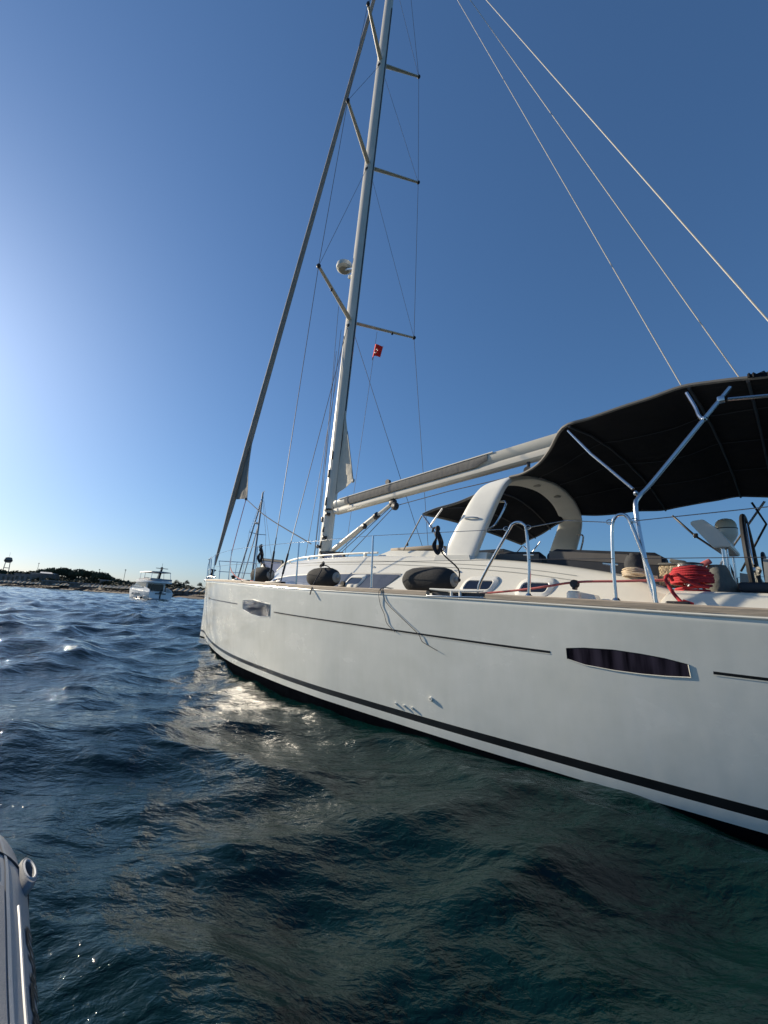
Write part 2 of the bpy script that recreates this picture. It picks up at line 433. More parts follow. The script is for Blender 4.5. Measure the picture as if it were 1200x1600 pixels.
# forward hull window
TF = [(6.60, 1.27), (6.75, 1.285), (7.1, 1.285), (7.5, 1.265), (7.82, 1.225)]
BF = [(6.60, 1.10), (6.75, 1.08), (7.05, 1.035), (7.45, 1.015), (7.82, 1.03)]
fwn = patch(TF, BF, .0012, "hull_window", glass, hull)
rim([TF[0], TF[2], TF[4], BF[4], BF[3], BF[2], BF[0]], -.002, .0085, "window_frame", gel, fwn)
# skin fittings
for s, z, r in ((11.11, .44, .020), (10.63, .305, .012), (10.75, .305, .012), (10.86, .305, .012), (3.25, 1.25, .03)):
    p = on_hull(s, z, -.002); m = MB(); m.lathe([(r, 0), (r, .014), (r*.85, .02), (r*.5, .02), (r*.5, .006), (.001, .006)], p, P(0, 1, .03)-P(0, 0, 0), 18)
    m.build("skin_fitting", white if s > 5 else gelgrey, hull)

# ------------------------------------------------------------------ coachroof
WBT = [(4.3, .55), (5, .95), (6, 1.35), (7.5, 1.62), (9, 1.76), (11, 1.86), (12.4, 1.9), (13.2, 1.95)]
WTT = [(4.3, .35), (5, .62), (6, .98), (7.5, 1.26), (9, 1.42), (11, 1.52), (12.4, 1.58), (13.2, 1.66)]
ZTT = [(4.3, 1.66), (5, 1.80), (5.8, 1.99), (6.5, 2.08), (7.4, 2.09), (8.5, 2.07), (9.6, 2.03), (11, 1.935), (11.6, 1.88), (12, 1.83), (12.4, 1.765), (12.75, 1.69), (13.0, 1.60), (13.2, 1.53)]
def side_pt(s, z, off=0.0):     # point on the inclined port side of the coachroof
    zb = zs(s)+.01; zt = mono(ZTT, s)-.06
    f = (z-zb)/max(zt-zb, .02)
    return P(s, mono(WBT, s)+(mono(WTT, s)+.05-mono(WBT, s))*f+off+.01*math.sin(math.pi*min(max(f, 0), 1)), z)
def roof_ring(s, side=None):
    wb, wt, zt, zb = mono(WBT, s), mono(WTT, s), mono(ZTT, s), zs(s)-.004
    pts = [(wb+.06, zb), (wb+.02, zb+.015), (wb, zb+.04), (wt+.05, zt-.06), (wt+.035, zt-.03), (wt, zt-.006), (wt-.06, zt+.006)]
    return pts, zt
m = MB(); rings = []
SR = [4.3+.1*i for i in range(5)]+[4.9+.25*i for i in range(26)]
for s in [x for x in SR if x <= 11.16]+[11.2]:
    pts, zt = roof_ring(s)
    ring = [P(s, t, z) for t, z in pts]+[P(s, mono(WTT, s)*.5, zt+.05), P(s, 0, zt+.07), P(s, -mono(WTT, s)*.5, zt+.05)]+[P(s, -t, z) for t, z in reversed(pts)]
    rings.append(ring)
m.rings(rings)
roof = m.build("coachroof", gel, yacht)
for side in (1, -1):
    m = MB(); rings = []
    for s in [11.2+.1*i for i in range(21)]:
        pts, zt = roof_ring(s)
        wi = mono(WTT, s)-.22
        rings.append([P(s, side*t, z) for t, z in pts]+[P(s, side*(wi+.02), zt-.0), P(s, side*wi, zt-.02), P(s, side*wi, .95)]+[P(s, side*(pts[0][0]), .95)])
    m.rings(rings); m.build("cockpit_coaming", gel, yacht)
# raised shoulder on the coachroof and its shadowed step
m = MB(); rings = []
for s in [9.25, 9.4, 9.5, 9.7, 10, 10.4, 10.8, 11.2]:
    h = .02 if s < 9.3 else (.055 if s < 9.45 else .085)
    zt = mono(ZTT, s); wt = mono(WTT, s)-.05
    rings.append([P(s, wt, zt-.01), P(s, wt-.03, zt+h), P(s, wt-.3, zt+h+.02), P(s, 0, zt+h+.05), P(s, -wt+.3, zt+h+.02), P(s, -wt+.03, zt+h), P(s, -wt, zt-.01)])
m.rings(rings); m.build("roof_shoulder", gel, roof)
m = MB(); m.box(P(9.85, .98, 2.16), (.95, .5, .05), bev=.015); m.build("roof_hatch", teak, roof)
m = MB(); m.box(P(10.05, 0, 2.19), (1.6, .8, .05), bev=.02); m.build("companionway_hatch", smoke_gl, roof)
# grab rail along the roof edge and dark seams on the side
m = MB(); pts = [P(s, mono(WTT, s)-.02, mono(ZTT, s)+.05) for s in (5.4, 6, 6.6, 7.4, 8.2, 9.0, 9.3)]
m.tube(pts, .016, 8, 4)
for s in (5.5, 6.3, 7.2, 8.1, 9.0): m.box(P(s, mono(WTT, s)-.02, mono(ZTT, s)+.02), (.05, .03, .06), bev=.006)
m.build("grab_rail", white, roof)
for dz, nm in ((-.085, "side_seam"), (-.135, "side_seam")):
    m = MB(); m.rings([[side_pt(s, mono(ZTT, s)+dz+q, .004) for q in (-.003, .003)] for s in [6.6+.3*i for i in range(21) if 6.6+.3*i < 12.4]], False, False)
    m.build(nm, gelgrey, roof)
# long tinted window and portlights on the port side
TW = [(6.15, 1.70), (7, 1.755), (8, 1.765), (9, 1.755), (9.62, 1.74), (10.02, 1.73)]
BWn = [(6.35, 1.62), (7, 1.58), (8, 1.55), (9, 1.527), (9.6, 1.517), (9.80, 1.515)]
lw = patch(TW, BWn, .006, "side_window", smoke_gl, roof, fn=lambda s, z: side_pt(s, z, .012))
patch([(a, b+.022) for a, b in TW], TW, 0, "window_surround", gelgrey, lw, fn=lambda s, z: side_pt(s, z, .008), rows_n=1)
patch(BWn, [(a, b-.02) for a, b in BWn], 0, "window_surround", teak, lw, fn=lambda s, z: side_pt(s, z, .008), rows_n=1)
def portlight(s0, s1, z0, z1, skew):
    r = .025
    def rr(g):
        a, b, c, d = s0-g, s1+g, z0-g, z1+g; rad = r+g; out = []
        for cx, cz, q in ((b-rad, d-rad, 0), (a+rad, d-rad, 1), (a+rad, c+rad, 2), (b-rad, c+rad, 3)):
            for k in range(5):
                th = math.pi/2*(q+k/4); x = cx+rad*math.cos(th); z = cz+rad*math.sin(th)
                out.append((x+skew*(z-z0), z))
        return out
    m = MB(); vs = [m.bm.verts.new(side_pt(s, z, .022)) for s, z in rr(0)]; m._f(vs)
    g = m.build("portlight", glass, roof)
    m = MB(); m.rings([[side_pt(s, z, o) for s, z in rr(gg)] for gg, o in ((.062, .0), (.055, .018), (.04, .024), (.012, .034), (.002, .024))], True, False)
    m.build("portlight_frame", white, g)
portlight(8.98, 9.26, 1.60, 1.685, .5); portlight(10.42, 10.72, 1.56, 1.655, .35); portlight(11.12, 11.44, 1.545, 1.635, .3); portlight(11.80, 12.06, 1.525, 1.615, .2)
nonskid = mat("non_skid_panel", (.60, .585, .52), .85, var=.05, vscale=40, bump=.002, bscale=260)
for s0, s1 in ((6.9, 7.9), (8.05, 9.15)):
    m = MB(); m.rings([[P(s, t, mono(ZTT, s)+.012+.05*(1-abs(t)/mono(WTT, s))) for t in (mono(WTT, s)-.12, mono(WTT, s)*.5)] for s in [s0+(s1-s0)*i/6 for i in range(7)]], False, False); m.build("non_skid_panel", nonskid, roof)
m = MB(); m.tube([P(s, 1.68+.05*(s-7.6), zs(s)+.03) for s in (7.9, 8.6, 9.3, 10.0)], .014, 6); m.build("genoa_track", steel, yacht)
m = MB(); m.box(P(8.9, 1.74, zs(8.9)+.07), (.14, .05, .06), bev=.012); m.lathe([(.001, -.02), (.045, -.02), (.045, .02), (.001, .02)], P(8.92, 1.74, zs(8.9)+.11), P(0, 1, 0), 14); m.build("genoa_car", darkst, yacht)
for s in (9.35, 10.9):
    m = MB(); m.tube([side_pt(s-.03, mono(ZTT, s)-.17, .0), side_pt(s-.02, mono(ZTT, s)-.17, .03), side_pt(s+.02, mono(ZTT, s)-.17, .03), side_pt(s+.03, mono(ZTT, s)-.17, .0)], .006, 6, 3); m.build("padeye", steel, roof)
# foredeck and mast hatches standing open
def open_hatch(pts, name="open_hatch", th=.02):
    c = sum((Vector(p) for p in pts), Vector())/4
    n = (pts[1]-pts[0]).cross(pts[3]-pts[0]).normalized()
    m = MB(); m.hexa([p-n*th*.5 for p in [c+(q-c)*.9 for q in pts]], [p+n*th*.5 for p in [c+(q-c)*.9 for q in pts]])
    o = m.build(name, hatchm, roof)
    m = MB()
    for a, b in zip(pts, pts[1:]+pts[:1]): m.tube([a, b], .036, 6)
    m.build("hatch_frame", darkst, o)
    m = MB()
    for f in (.25, .75):
        a = pts[1]+(pts[0]-pts[1])*f; b = c+(a-c)*.62; m.tube([a-n*.03, b-n*.035], .014, 6)
    m.build("hatch_catch", darkst, o, each=True)
hatchm = mat("lilac_acrylic", (.27, .27, .36), .15, var=.12, vscale=4, coat=.5)
open_hatch([P(4.12, .42, 1.92), P(4.02, .40, 2.30), P(4.95, .36, 2.22), P(4.95, .38, 1.86)])
open_hatch([P(6.03, .60, 1.95), P(6.02, .6, 2.12), P(6.5, .55, 2.09), P(6.5, .55, 1.9)])
open_hatch([P(6.32, .12, 2.18), P(6.08, .1, 2.43), P(6.74, -.02, 2.38), P(6.9, .0, 2.2)])
m = MB(); m.box(P(5.75, 1.35, 1.75), (.5, .05, .28), rot=Matrix.Rotation(R(-50), 3, 'Y'), bev=.02); m.build("deck_box", darkst, yacht)

# ------------------------------------------------------------------ mast and standing rigging
def mast_pt(z):
    f = (z-2.1)/(23.8-2.1); return 6.10+.98*f+.15*f*(1-f)*-1
mast_e = None
m = MB(); rings = []
for z in [2.05, 3, 4, 6, 8.4, 11, 13.3, 15, 17, 19, 21, 22.5, 23.8]:
    tp = 1.0 if z < 18 else 1-.4*(z-18)/5.8
    rings.append([P(mast_pt(z)+.185*tp*math.cos(a), .115*tp*math.sin(a), z) for a in [2*math.pi*k/20 for k in range(20)]])
m.rings(rings); mast = m.build("mast", mastm, yacht)
m = MB()      # furling slot down the aft face
m.rings([[P(mast_pt(z)+.181, .018, z), P(mast_pt(z)+.19, .018, z), P(mast_pt(z)+.19, -.018, z), P(mast_pt(z)+.181, -.018, z)] for z in (3.8, 8, 12, 17, 19)])
m.build("luff_slot", darkst, mast)
for z, sp, tt, ts in ((8.4, 7.1, 1.62, 8.50), (13.28, 7.2, 1.37, 13.50), (17.0, 7.27, 1.08, 17.25)):
    for side in (1, -1):
        a = P(mast_pt(z)+.05, side*.09, z); b = P(sp, side*tt, ts)
        m = MB(); rg = []
        for f in (0, .5, 1):
            c = a+(b-a)*f; ww = .075*(1-f*.45)
            rg.append([c+Vector((ww*math.cos(q), 0, .024*math.sin(q))) for q in [2*math.pi*k/10 for k in range(10)]])
        m.rings(rg); o = m.build("spreader", mastm, mast)
        m = MB(); m.sphere(b, .05, 8, (1.2, 1, 1)); m.build("spreader_cap", darkst, o)
        if z < 9:
            m = MB(); c = a+(b-a)*.62; m.box(c-Vector((0, 0, .045)), (.05, .04, .05), bev=.01); m.build("spreader_block", darkst, o)
    m = MB(); m.box(P(mast_pt(z)+.02, 0, z-.17), (.1, .27, .08), bev=.02); m.build("shroud_tang", darkst, mast)
MT = P(7.1, 0, 23.75)
def shroud(pts, r=.0065, nm="shroud", mt=wire):
    m = MB(); m.tube(pts, r, 6); return m.build(nm, mt, mast)
for side in (1, -1):
    T1, T2, T3 = P(7.1, side*1.62, 8.5), P(7.2, side*1.37, 13.5), P(7.27, side*1.08, 17.25)
    CP, CD = P(7.55, side*2.18, 1.60), P(7.80, side*2.12, 1.60)
    shroud([CP, T1]); shroud([T1, T2]); shroud([T2, T3]); shroud([T3, MT])
    shroud([CD, P(mast_pt(8.2), side*.1, 8.2)])
    shroud([T1, P(mast_pt(13.1), side*.1, 13.1)], .005); shroud([T2, P(mast_pt(16.8), side*.1, 16.8)], .005); shroud([T3, P(mast_pt(20.6), side*.1, 20.6)], .005)
    for a, b in ((CP, T1), (CD, P(mast_pt(8.2), side*.1, 8.2))):
        d = (b-a).normalized(); m = MB(); m.tube([a, a+d*.12, a+d*.14, a+d*.5, a+d*.52, a+d*.75], [.010, .010, .018, .018, .010, .009], 8); m.build("turnbuckle", darkst, mast)
    m = MB(); m.box(P(7.68, side*2.15, 1.575), (.5, .09, .04), bev=.01); m.build("chainplate", darkst, yacht)
# lines beside the mast and flag halyards
for a, b, mt, r in ((P(6.6, .62, 8.36), P(6.45, .45, 2.15), wire, .005), (P(6.60, -.70, 8.40), P(6.02, -.66, 2.15), wire, .005),
                    (P(mast_pt(8.0)-.1, .1, 8.0), P(5.95, .42, 2.12), wire, .006), (P(6.25, .22, 8.1), P(6.0, .2, 2.15), thinrope, .006),
                    (P(6.05, .16, 7.6), P(5.93, .16, 2.15), thinrope, .006)):
    m = MB(); m.tube([a, b], r, 6); m.build("halyard", mt, mast)
# mast fittings: winches, cleats, exit slots, steaming light bracket
m = MB()
for z, t, ds in ((3.62, .12, -.02), (4.30, .125, -.03), (2.95, .12, .0), (2.62, .12, -.03), (3.2, .11, -.1), (4.75, .12, .02)):
    m.box(P(mast_pt(z)+ds, t, z), (.05, .03, .20 if z > 3.5 else .12), bev=.008)
m.build("halyard_exit", darkst, mast, each=True)
m = MB()
for z, t, ds in ((2.55, .17, -.05), (2.75, .17, .12), (3.3, .15, .12)):
    m.lathe([(.045, 0), (.03, .02), (.035, .07), (.05, .08), (.01, .085)], P(mast_pt(z)+ds, t-.06, z), P(0, 1, 0), 12)
m.build("mast_winch", darkst, mast, each=True)
m = MB(); m.lathe([(.2, -.012), (.2, .012)], P(mast_pt(3.42), 0, 3.42), (0, 0, 1), 20, .62); m.build("mast_collar", darkst, mast)
# radar dome on its bracket, ahead of the mast
m = MB(); m.lathe([(.02, -.11), (.16, -.11), (.215, -.07), (.225, -.01), (.215, .05), (.16, .1), (.05, .12), (.01, .12)], P(5.84, 0, 10.42), (0, 0, 1), 24)
rad_ = m.build("radar_dome", white, mast)
m = MB(); m.lathe([(.01, -.125), (.13, -.125), (.135, -.112), (.01, -.112)], P(5.84, 0, 10.42), (0, 0, 1), 20); m.build("dome_base", gelgrey, rad_)
m = MB(); m.tube([P(6.28, 0, 10.1), P(6.05, 0, 10.22), P(5.9, 0, 10.29)], .03, 8); m.build("radar_bracket", steel, rad_)
m = MB(); m.box(P(6.12, 0, 9.92), (.08, .07, .1), bev=.02); m.build("steaming_light", white, mast)
# furled headsail on the forestay with its loose clew
fp = [(.22, 2.02), (.30, 2.9), (.62, 4.2), (.95, 5.2), (1.42, 6.6), (2.75, 9.5), (4.2, 13.4), (5.2, 16.9), (6.0, 19.6), (6.95, 23.3)]
# keep the stay straight: from stem fitting to masthead
A0, A1 = P(.18, 0, 1.86), P(6.98, 0, 23.5)
def stay(f): return A0+(A1-A0)*f
m = MB(); fs = [.02, .05, .08, .105, .14, .2, .3, .45, .6, .8, .96]; rs_ = [.035, .05, .065, .085, .095, .10, .088, .08, .072, .06, .045]
m.tube([stay(f) for f in fs], rs_, 12, 3); furl = m.build("furled_headsail", sailc, yacht)
m = MB(); m.tube([stay(-.0), stay(.012)], .02, 8); m.lathe([(.02, 0), (.09, .01), (.09, .03), (.05, .05), (.05, .17), (.09, .19), (.09, .21), (.03, .22)], stay(.004), A1-A0, 16)
m.build("furling_drum", darkst, furl)
m = MB(); m.tube([stay(.96), A1], .008, 6); m.tube([A0-Vector((0, 0, .1)), stay(.02)], .01, 6); m.build("forestay", wire, furl, each=True)
def zf(z): return stay((z-1.86)/(23.5-1.86))
m = MB(); rows = []
for i in range(13):
    f = i/12; z = 4.42+2.3*f; c = zf(z); wd = .87*(1-f)**1.15
    rows.append([c+Vector((wd*j/6+.05*(1-j/6), .02*math.sin(j*1.3+i*.6)+.02, -.10*(j/6)*(1-f)+.02*math.sin(i*1.1))) for j in range(7)])
m.grid(rows, .012); m.build("clew_flap", sailc, furl)
m = MB(); a = zf(4.4)+Vector((.9, 0, -.1)); m.sphere(a, .045, 8)
m.build("clew_ring", darkst, furl)
CLEW = a
m = MB(); m.tube([CLEW, P(3.6, .15, 3.5), P(5.85, .22, 2.62)], .014, 6, 6); m.build("headsail_sheet", thinrope, furl)
m = MB(); m.tube([CLEW, P(2.35, .35, 3.3), P(3.0, .75, 2.45), P(3.9, 1.15, 2.0), P(5.0, 1.45, 1.72), P(6.4, 1.75, 1.63), P(7.3, 1.85, 1.6)], .011, 6, 6)
m.build("headsail_sheet", pinkrope, furl)
# mainsail clew showing out of the mast
m = MB(); rows = []
for i in range(15):
    f = i/14; z = 3.78+2.1*f+.0; wd = .56*(1-f)**1.0
    rows.append([P(mast_pt(z)+.19+wd*j/5, .012+.012*math.sin(j*1.7+i*.5), z+(.22*(j/5))*(1-f)) for j in range(6)])
m.grid(rows, .01); mc = m.build("mainsail_clew", sailw, mast)
m = MB(); m.sphere(P(6.93, .01, 4.02), .05, 10, (1, .5, 1)); m.tube([P(6.93, .01, 4.02), P(6.81, .02, 4.5), P(6.59, .02, 5.3)], .014, 6); m.build("clew_plate", gelgrey, mc)
# boom
def boom_c(s): return 3.445+(s-6.42)*(.33/5.1)
m = MB(); rings = []
for s in (6.40, 6.43, 7, 8, 9, 10, 11, 12, 13.1, 13.15):
    zc = boom_c(s); h = .15 if 6.42 < s < 13.12 else .12
    prof = [(.05, -h), (.085, -h*.8), (.09, -h*.35), (.07, -h*.1), (.10, h*.25), (.105, h*.8), (.10, h)]
    rings.append([P(s, t, zc+z) for t, z in prof]+[P(s, -t, zc+z) for t, z in reversed(prof)])
m.rings(rings); boom = m.build("boom", mastm, yacht)
m = MB(); rows = []
for i in range(45):
    s = 6.80+3.6*i/44; z = boom_c(s); h0 = -.02 if i > 0 else .04; e = .0 if i < 42 else -.02*(i-41)
    rows.append([P(s, .106+.009*math.sin(math.pi*j/5)*(1+.12*math.sin(i*1.9+j)), z+h0+(.150-h0)*j/5+e*(1-j/5)*-1) for j in range(6)])
m.grid(rows, .004); m.build("boom_cover", boomg, boom)
m = MB(); m.rings([[P(s, .108, boom_c(s)+.142), P(s, .122, boom_c(s)+.148), P(s, .115, boom_c(s)+.166), P(s, .095, boom_c(s)+.16)] for s in (6.6, 7.5, 9, 10.5)]); m.build("boom_edge", gel, boom)
m = MB(); m.box(P(6.32, 0, 3.42), (.16, .08, .12), bev=.015); m.build("gooseneck", darkst, boom)
m = MB(); m.tube([P(6.36, 0, 2.45), P(7.75, 0, 3.12)], .058, 14); m.tube([P(7.75, 0, 3.12), P(8.18, 0, 3.33)], .034, 10); m.build("boom_vang", mastm, boom)
m = MB(); m.lathe([(.066, -.05), (.066, .05)], P(7.75, 0, 3.12), P(1.39, 0, .67), 14); m.box(P(8.2, .0, 3.34), (.16, .1, .12), bev=.03)
for p, r in ((P(8.32, .06, 3.24), .08), (P(7.45, .05, 2.92), .06)):
    m.lathe([(.001, -.03), (r, -.03), (r, .03), (.001, .03)], p, P(0, 1, 0), 14)
m.build("vang_fitting", darkst, boom, each=True)
m = MB()
for a, b in ((P(8.2, .05, 3.25), P(6.75, .2, 2.25)), (P(8.25, .06, 3.2), P(6.9, .1, 2.2)), (P(7.5, .06, 2.9), P(6.6, .18, 2.25))): m.tube([a, b], .008, 6)
m.build("vang_line", thinrope, boom, each=True)
for s in (8.03,):
    m = MB(); m.lathe([(.001, -.03), (.055, -.03), (.055, .03), (.001, .03)], P(s, 0, boom_c(s)+.25), P(0, 1, 0), 14); m.tube([P(s, 0, boom_c(s)+.13), P(s, 0, boom_c(s)+.2)], .015, 6)
    m.build("outhaul_block", darkst, boom)
m = MB(); m.lathe([(.001, -.03), (.06, -.03), (.06, .03), (.001, .03)], P(11.06, .03, 3.46), P(0, 1, 0), 14); m.box(P(11.07, .03, 3.57), (.05, .04, .1), bev=.01); m.build("sheet_block", darkst, boom)
m = MB(); m.tube([P(11.04, .03, 3.42), P(9.6, .03, 3.36), P(8.35, .05, 3.25)], .008, 6); m.build("mainsheet", thinrope, boom)
m = MB(); m.tube([P(13.12, 0, 4.02), MT], .0062, 6); m.build("topping_lift", stayw, boom)
shroud([MT, P(14.72, 1.7, 1.4)], .0065, "backstay", stayw); shroud([MT, P(14.72, -1.7, 1.4)], .0075, "backstay", stayw)

# ------------------------------------------------------------------ composite arch over the companionway
def arch_path(side):
    return [(10.78, 1.48, 1.88), (10.90, 1.435, 2.18), (11.02, 1.385, 2.48), (11.13, 1.33, 2.73), (11.20, 1.23, 2.895), (11.25, 1.02, 3.00), (11.31, .58, 3.105), (11.34, 0, 3.15)]
full = [P(s, t, z) for s, t, z in arch_path(1)]+[P(s, -t, z) for s, t, z in reversed(arch_path(1)[:-1])]
full = catmull(full, 4)
m = MB(); rings = []
N_ = len(full)
for i, p in enumerate(full):
    d = (full[min(i+1, N_-1)]-full[max(i-1, 0)]).normalized()
    ax = Vector((1, 0, .1)); ax = (ax-d*ax.dot(d)).normalized()      # fore-and-aft width direction
    nn = d.cross(ax)
    f = abs(i-(N_-1)/2)/((N_-1)/2); wd = .16+.08*f**1.6; th = .038+.014*f
    ring = []
    for k in range(20):
        a = 2*math.pi*k/20; c, s_ = math.cos(a), math.sin(a)
        ring.append(p+ax*wd*math.copysign(abs(c)**.6, c)+nn*th*math.copysign(abs(s_)**.35, s_))
    rings.append(ring)
m.rings(rings); arch = m.build("arch", white, yacht)
m = MB(); m.tube([P(11.08, 1.40, 2.43), P(11.07, 1.45, 2.44), P(10.98, 1.465, 2.455), P(10.88, 1.46, 2.46), P(10.87, 1.41, 2.46)], .011, 8, 4); m.build("grab_handle", steel, arch)
for sd_ in (1, -1):
    m = MB(); m.tube([P(11.28, sd_*1.30, 2.66), P(11.37, sd_*1.30, 2.62), P(11.27, sd_*1.37, 2.36), P(11.17, sd_*1.39, 2.30)], .014, 8, 3); m.build("grab_handle", steel, arch)
m = MB()
for sd_, z, s in ((1, 2.66, 11.2), (1, 2.25, 11.07)): m.box(P(s-.02, sd_*1.315 if z > 2.5 else 1.405, z), (.04, .03, .05), bev=.008)
m.build("arch_fitting", darkst, arch, each=True)
for t in (-.35, .35):
    m = MB(); m.lathe([(.05, 0), (.05, .01), (.03, .014)], P(11.34, t, 3.10-.02*abs(t)), (0, 0, -1), 16); m.build("arch_lamp", gelgrey, arch)
for side in (1, -1):
    m = MB(); m.hexa([P(10.45, side*1.55, 1.86), P(11.05, side*1.55, 1.84), P(11.05, side*1.36, 1.84), P(10.45, side*1.36, 1.86)], [P(10.5, side*1.54, 1.99), P(11.0, side*1.54, 1.97), P(11.0, side*1.38, 1.97), P(10.5, side*1.38, 1.99)]); m.build("arch_foot", gel, arch)

# ------------------------------------------------------------------ sprayhood
m = MB(); rows = []
for i in range(15):
    f = i/14; s = 10.20+.92*f; half = 1.46-.33*f
    ze = 2.585+.30*f+.010*math.sin(f*math.pi*3)
    rows.append([P(s-(.25*(1-f))*(1-(j/8-1)**2)*.6, half*(1-j/8), ze+(.10+.28*f)*(1-(j/8-1)**2)**1.0) for j in range(17)])
m.grid(rows, .012); hood = m.build("sprayhood", canv, yacht)
m = MB()
m.tube([rows[i][0]+Vector((0, -.004, 0)) for i in range(15)], .018, 6); m.tube([rows[i][16]+Vector((0, .004, 0)) for i in range(15)], .018, 6); m.tube(rows[0], .02, 6)
m.build("sprayhood_hem", canvg, hood)
for side in (1, -1):
    m = MB(); m.tube([P(10.22, side*1.5, 2.56), P(10.38, side*1.5, 2.38), P(10.66, side*1.5, 1.97)], .014, 8)
    m.tube([P(10.36, side*1.5, 2.40), P(10.55, side*1.49, 2.62)], .011, 8); m.sphere(P(10.37, side*1.5, 2.39), .022, 8); m.build("sprayhood_bow", steel, hood)
    m = MB(); m.tube([P(10.2, side*1.49, 2.56), P(9.82, side*1.42, 2.10)], .009, 6); m.box(P(9.9, side*1.43, 2.18), (.03, .02, .04), bev=.004); m.build("hood_strap", darkst, hood)
m = MB(); m.tube([rows[5][j]-Vector((0, 0, .03)) for j in range(17)], .012, 6); m.tube([rows[10][j]-Vector((0, 0, .03)) for j in range(17)], .012, 6); m.build("sprayhood_bow", darkst, hood, each=True)

# ------------------------------------------------------------------ bimini
EDG = [(11.38, 1.22, 2.98), (11.60, 1.30, 2.965), (11.86, 1.45, 2.99), (12.08, 1.65, 3.05), (12.36, 2.0, 3.10), (12.60, 2.0, 3.125), (12.89, 2.0, 3.155), (13.10, 2.0, 3.17), (13.32, 2.0, 3.195), (13.50, 2.0, 3.17), (13.66, 2.0, 3.14), (13.83, 2.0, 3.10), (14.3, 2.0, 3.02), (14.9, 1.95, 2.86)]
m = MB(); rows = []
EE = catmull([Vector(e) for e in EDG], 4)
for e in EE:
    s, t, z = e; row = []; sag_ = .022*abs(math.sin((s-12.36)*3.3)) if s > 12.36 else .01
    s_ = max(s, 11.38)
    for j in range(21):
        u = 1-j/10; cr_ = .20+.06*math.sin((s-11.4)*2.9)
        row.append(P(s, t*u, z+(.2 if s < 11.5 else cr_+.0)*(1-abs(u)**2.2)-sag_*(1-abs(u)**4)-.006*math.sin(j*1.9+s*6)*(1 if 0 < j < 20 else 0)))
    rows.append(row)
m.grid(rows, .010); bim = m.build("bimini", canv, yacht)
m = MB(); m.tube([r[0] for r in rows], .017, 6); m.tube([r[20] for r in rows], .017, 6)
m.build("bimini_hem", canvg, bim)
for j_ in (5, 10, 15):
    m = MB(); m.rings([[r[j_]+Vector((0, -.012, -.012)), r[j_]+Vector((0, .012, -.012))] for r in rows], False, False); m.build("canvas_seam", cushion, bim)
m = MB(); rr_ = []
rnd_ = random.Random(3)
for i in range(36):
    k_ = 42+i*(len(rows)-43)/35; ka = int(k_); q_ = rows[ka][0]*(1-k_+ka)+rows[min(ka+1, len(rows)-1)][0]*(k_-ka); u_ = lambda a: rnd_.uniform(-a, a)
    rr_.append([q_+Vector((0, -.025+u_(.012), -.005)), q_+Vector((0, -.03+u_(.015), .02+u_(.008))), q_+Vector((u_(.01), .01+u_(.01), .042+u_(.014))), q_+Vector((0, .06, .05+u_(.014))), q_+Vector((0, .12, .03+u_(.01))), q_+Vector((0, .14, .0))])
m.rings(rr_); m.build("rolled_curtain", canv, bim)
for side in (1, -1):
    m = MB(); m.tube([P(13.09, side*2.37, 1.43), P(13.05, side*2.36, 1.65), P(13.0, side*2.33, 2.12), P(13.02, side*2.29, 2.24), P(13.10, side*2.24, 2.35), P(13.42, side*2.10, 2.80), P(13.62, side*2.01, 3.08)], .0165, 10, 4)
    m.build("bimini_bow", steel, bim)
    if side == -1: continue
    m = MB(); m.tube([P(12.40, side*1.99, 3.06), P(12.62, side*2.10, 2.75), P(12.66, side*2.12, 2.70), P(12.98, side*2.27, 2.31)], .0115, 8, 3); m.sphere(P(13.0, side*2.29, 2.27), .02, 8); m.build("bimini_bow", steel, bim)
    m = MB(); m.tube([P(13.35, side*2.0, 3.13), P(13.40, side*2.04, 2.97), P(13.42, side*2.08, 2.88), P(13.44, side*2.09, 2.84)], .0145, 8, 3); m.sphere(P(13.45, side*2.09, 2.84), .022, 8); m.build("bimini_bow", steel, bim)
    m = MB(); m.tube([P(13.60, side*2.05, 2.97), P(13.85, side*2.05, 2.92), P(14.5, side*2.05, 2.8)], .014, 8); m.box(P(13.56, side*2.04, 2.985), (.05, .045, .05), bev=.01); m.build("bimini_strut", steel, bim)
for f in (17, 33, 42):
    m = MB(); m.tube([p-Vector((0, 0, .022)) for p in rows[min(f, len(rows)-1)]], .0125, 8); m.build("bimini_crossbar", darkst, bim)
m = MB(); m.tube([P(12.50, -2.05, 3.0), P(12.76, -2.1, 2.66), P(13.1, -2.12, 2.33), P(13.3, -2.2, 1.45)], .016, 8); m.box(P(12.77, -2.1, 2.66), (.06, .05, .07), bev=.01)
m.tube([P(13.48, -2.0, 3.08), P(13.60, -2.08, 2.76), P(13.25, -2.15, 2.1)], .014, 8); m.build("bimini_stay", darkst, bim, each=True)

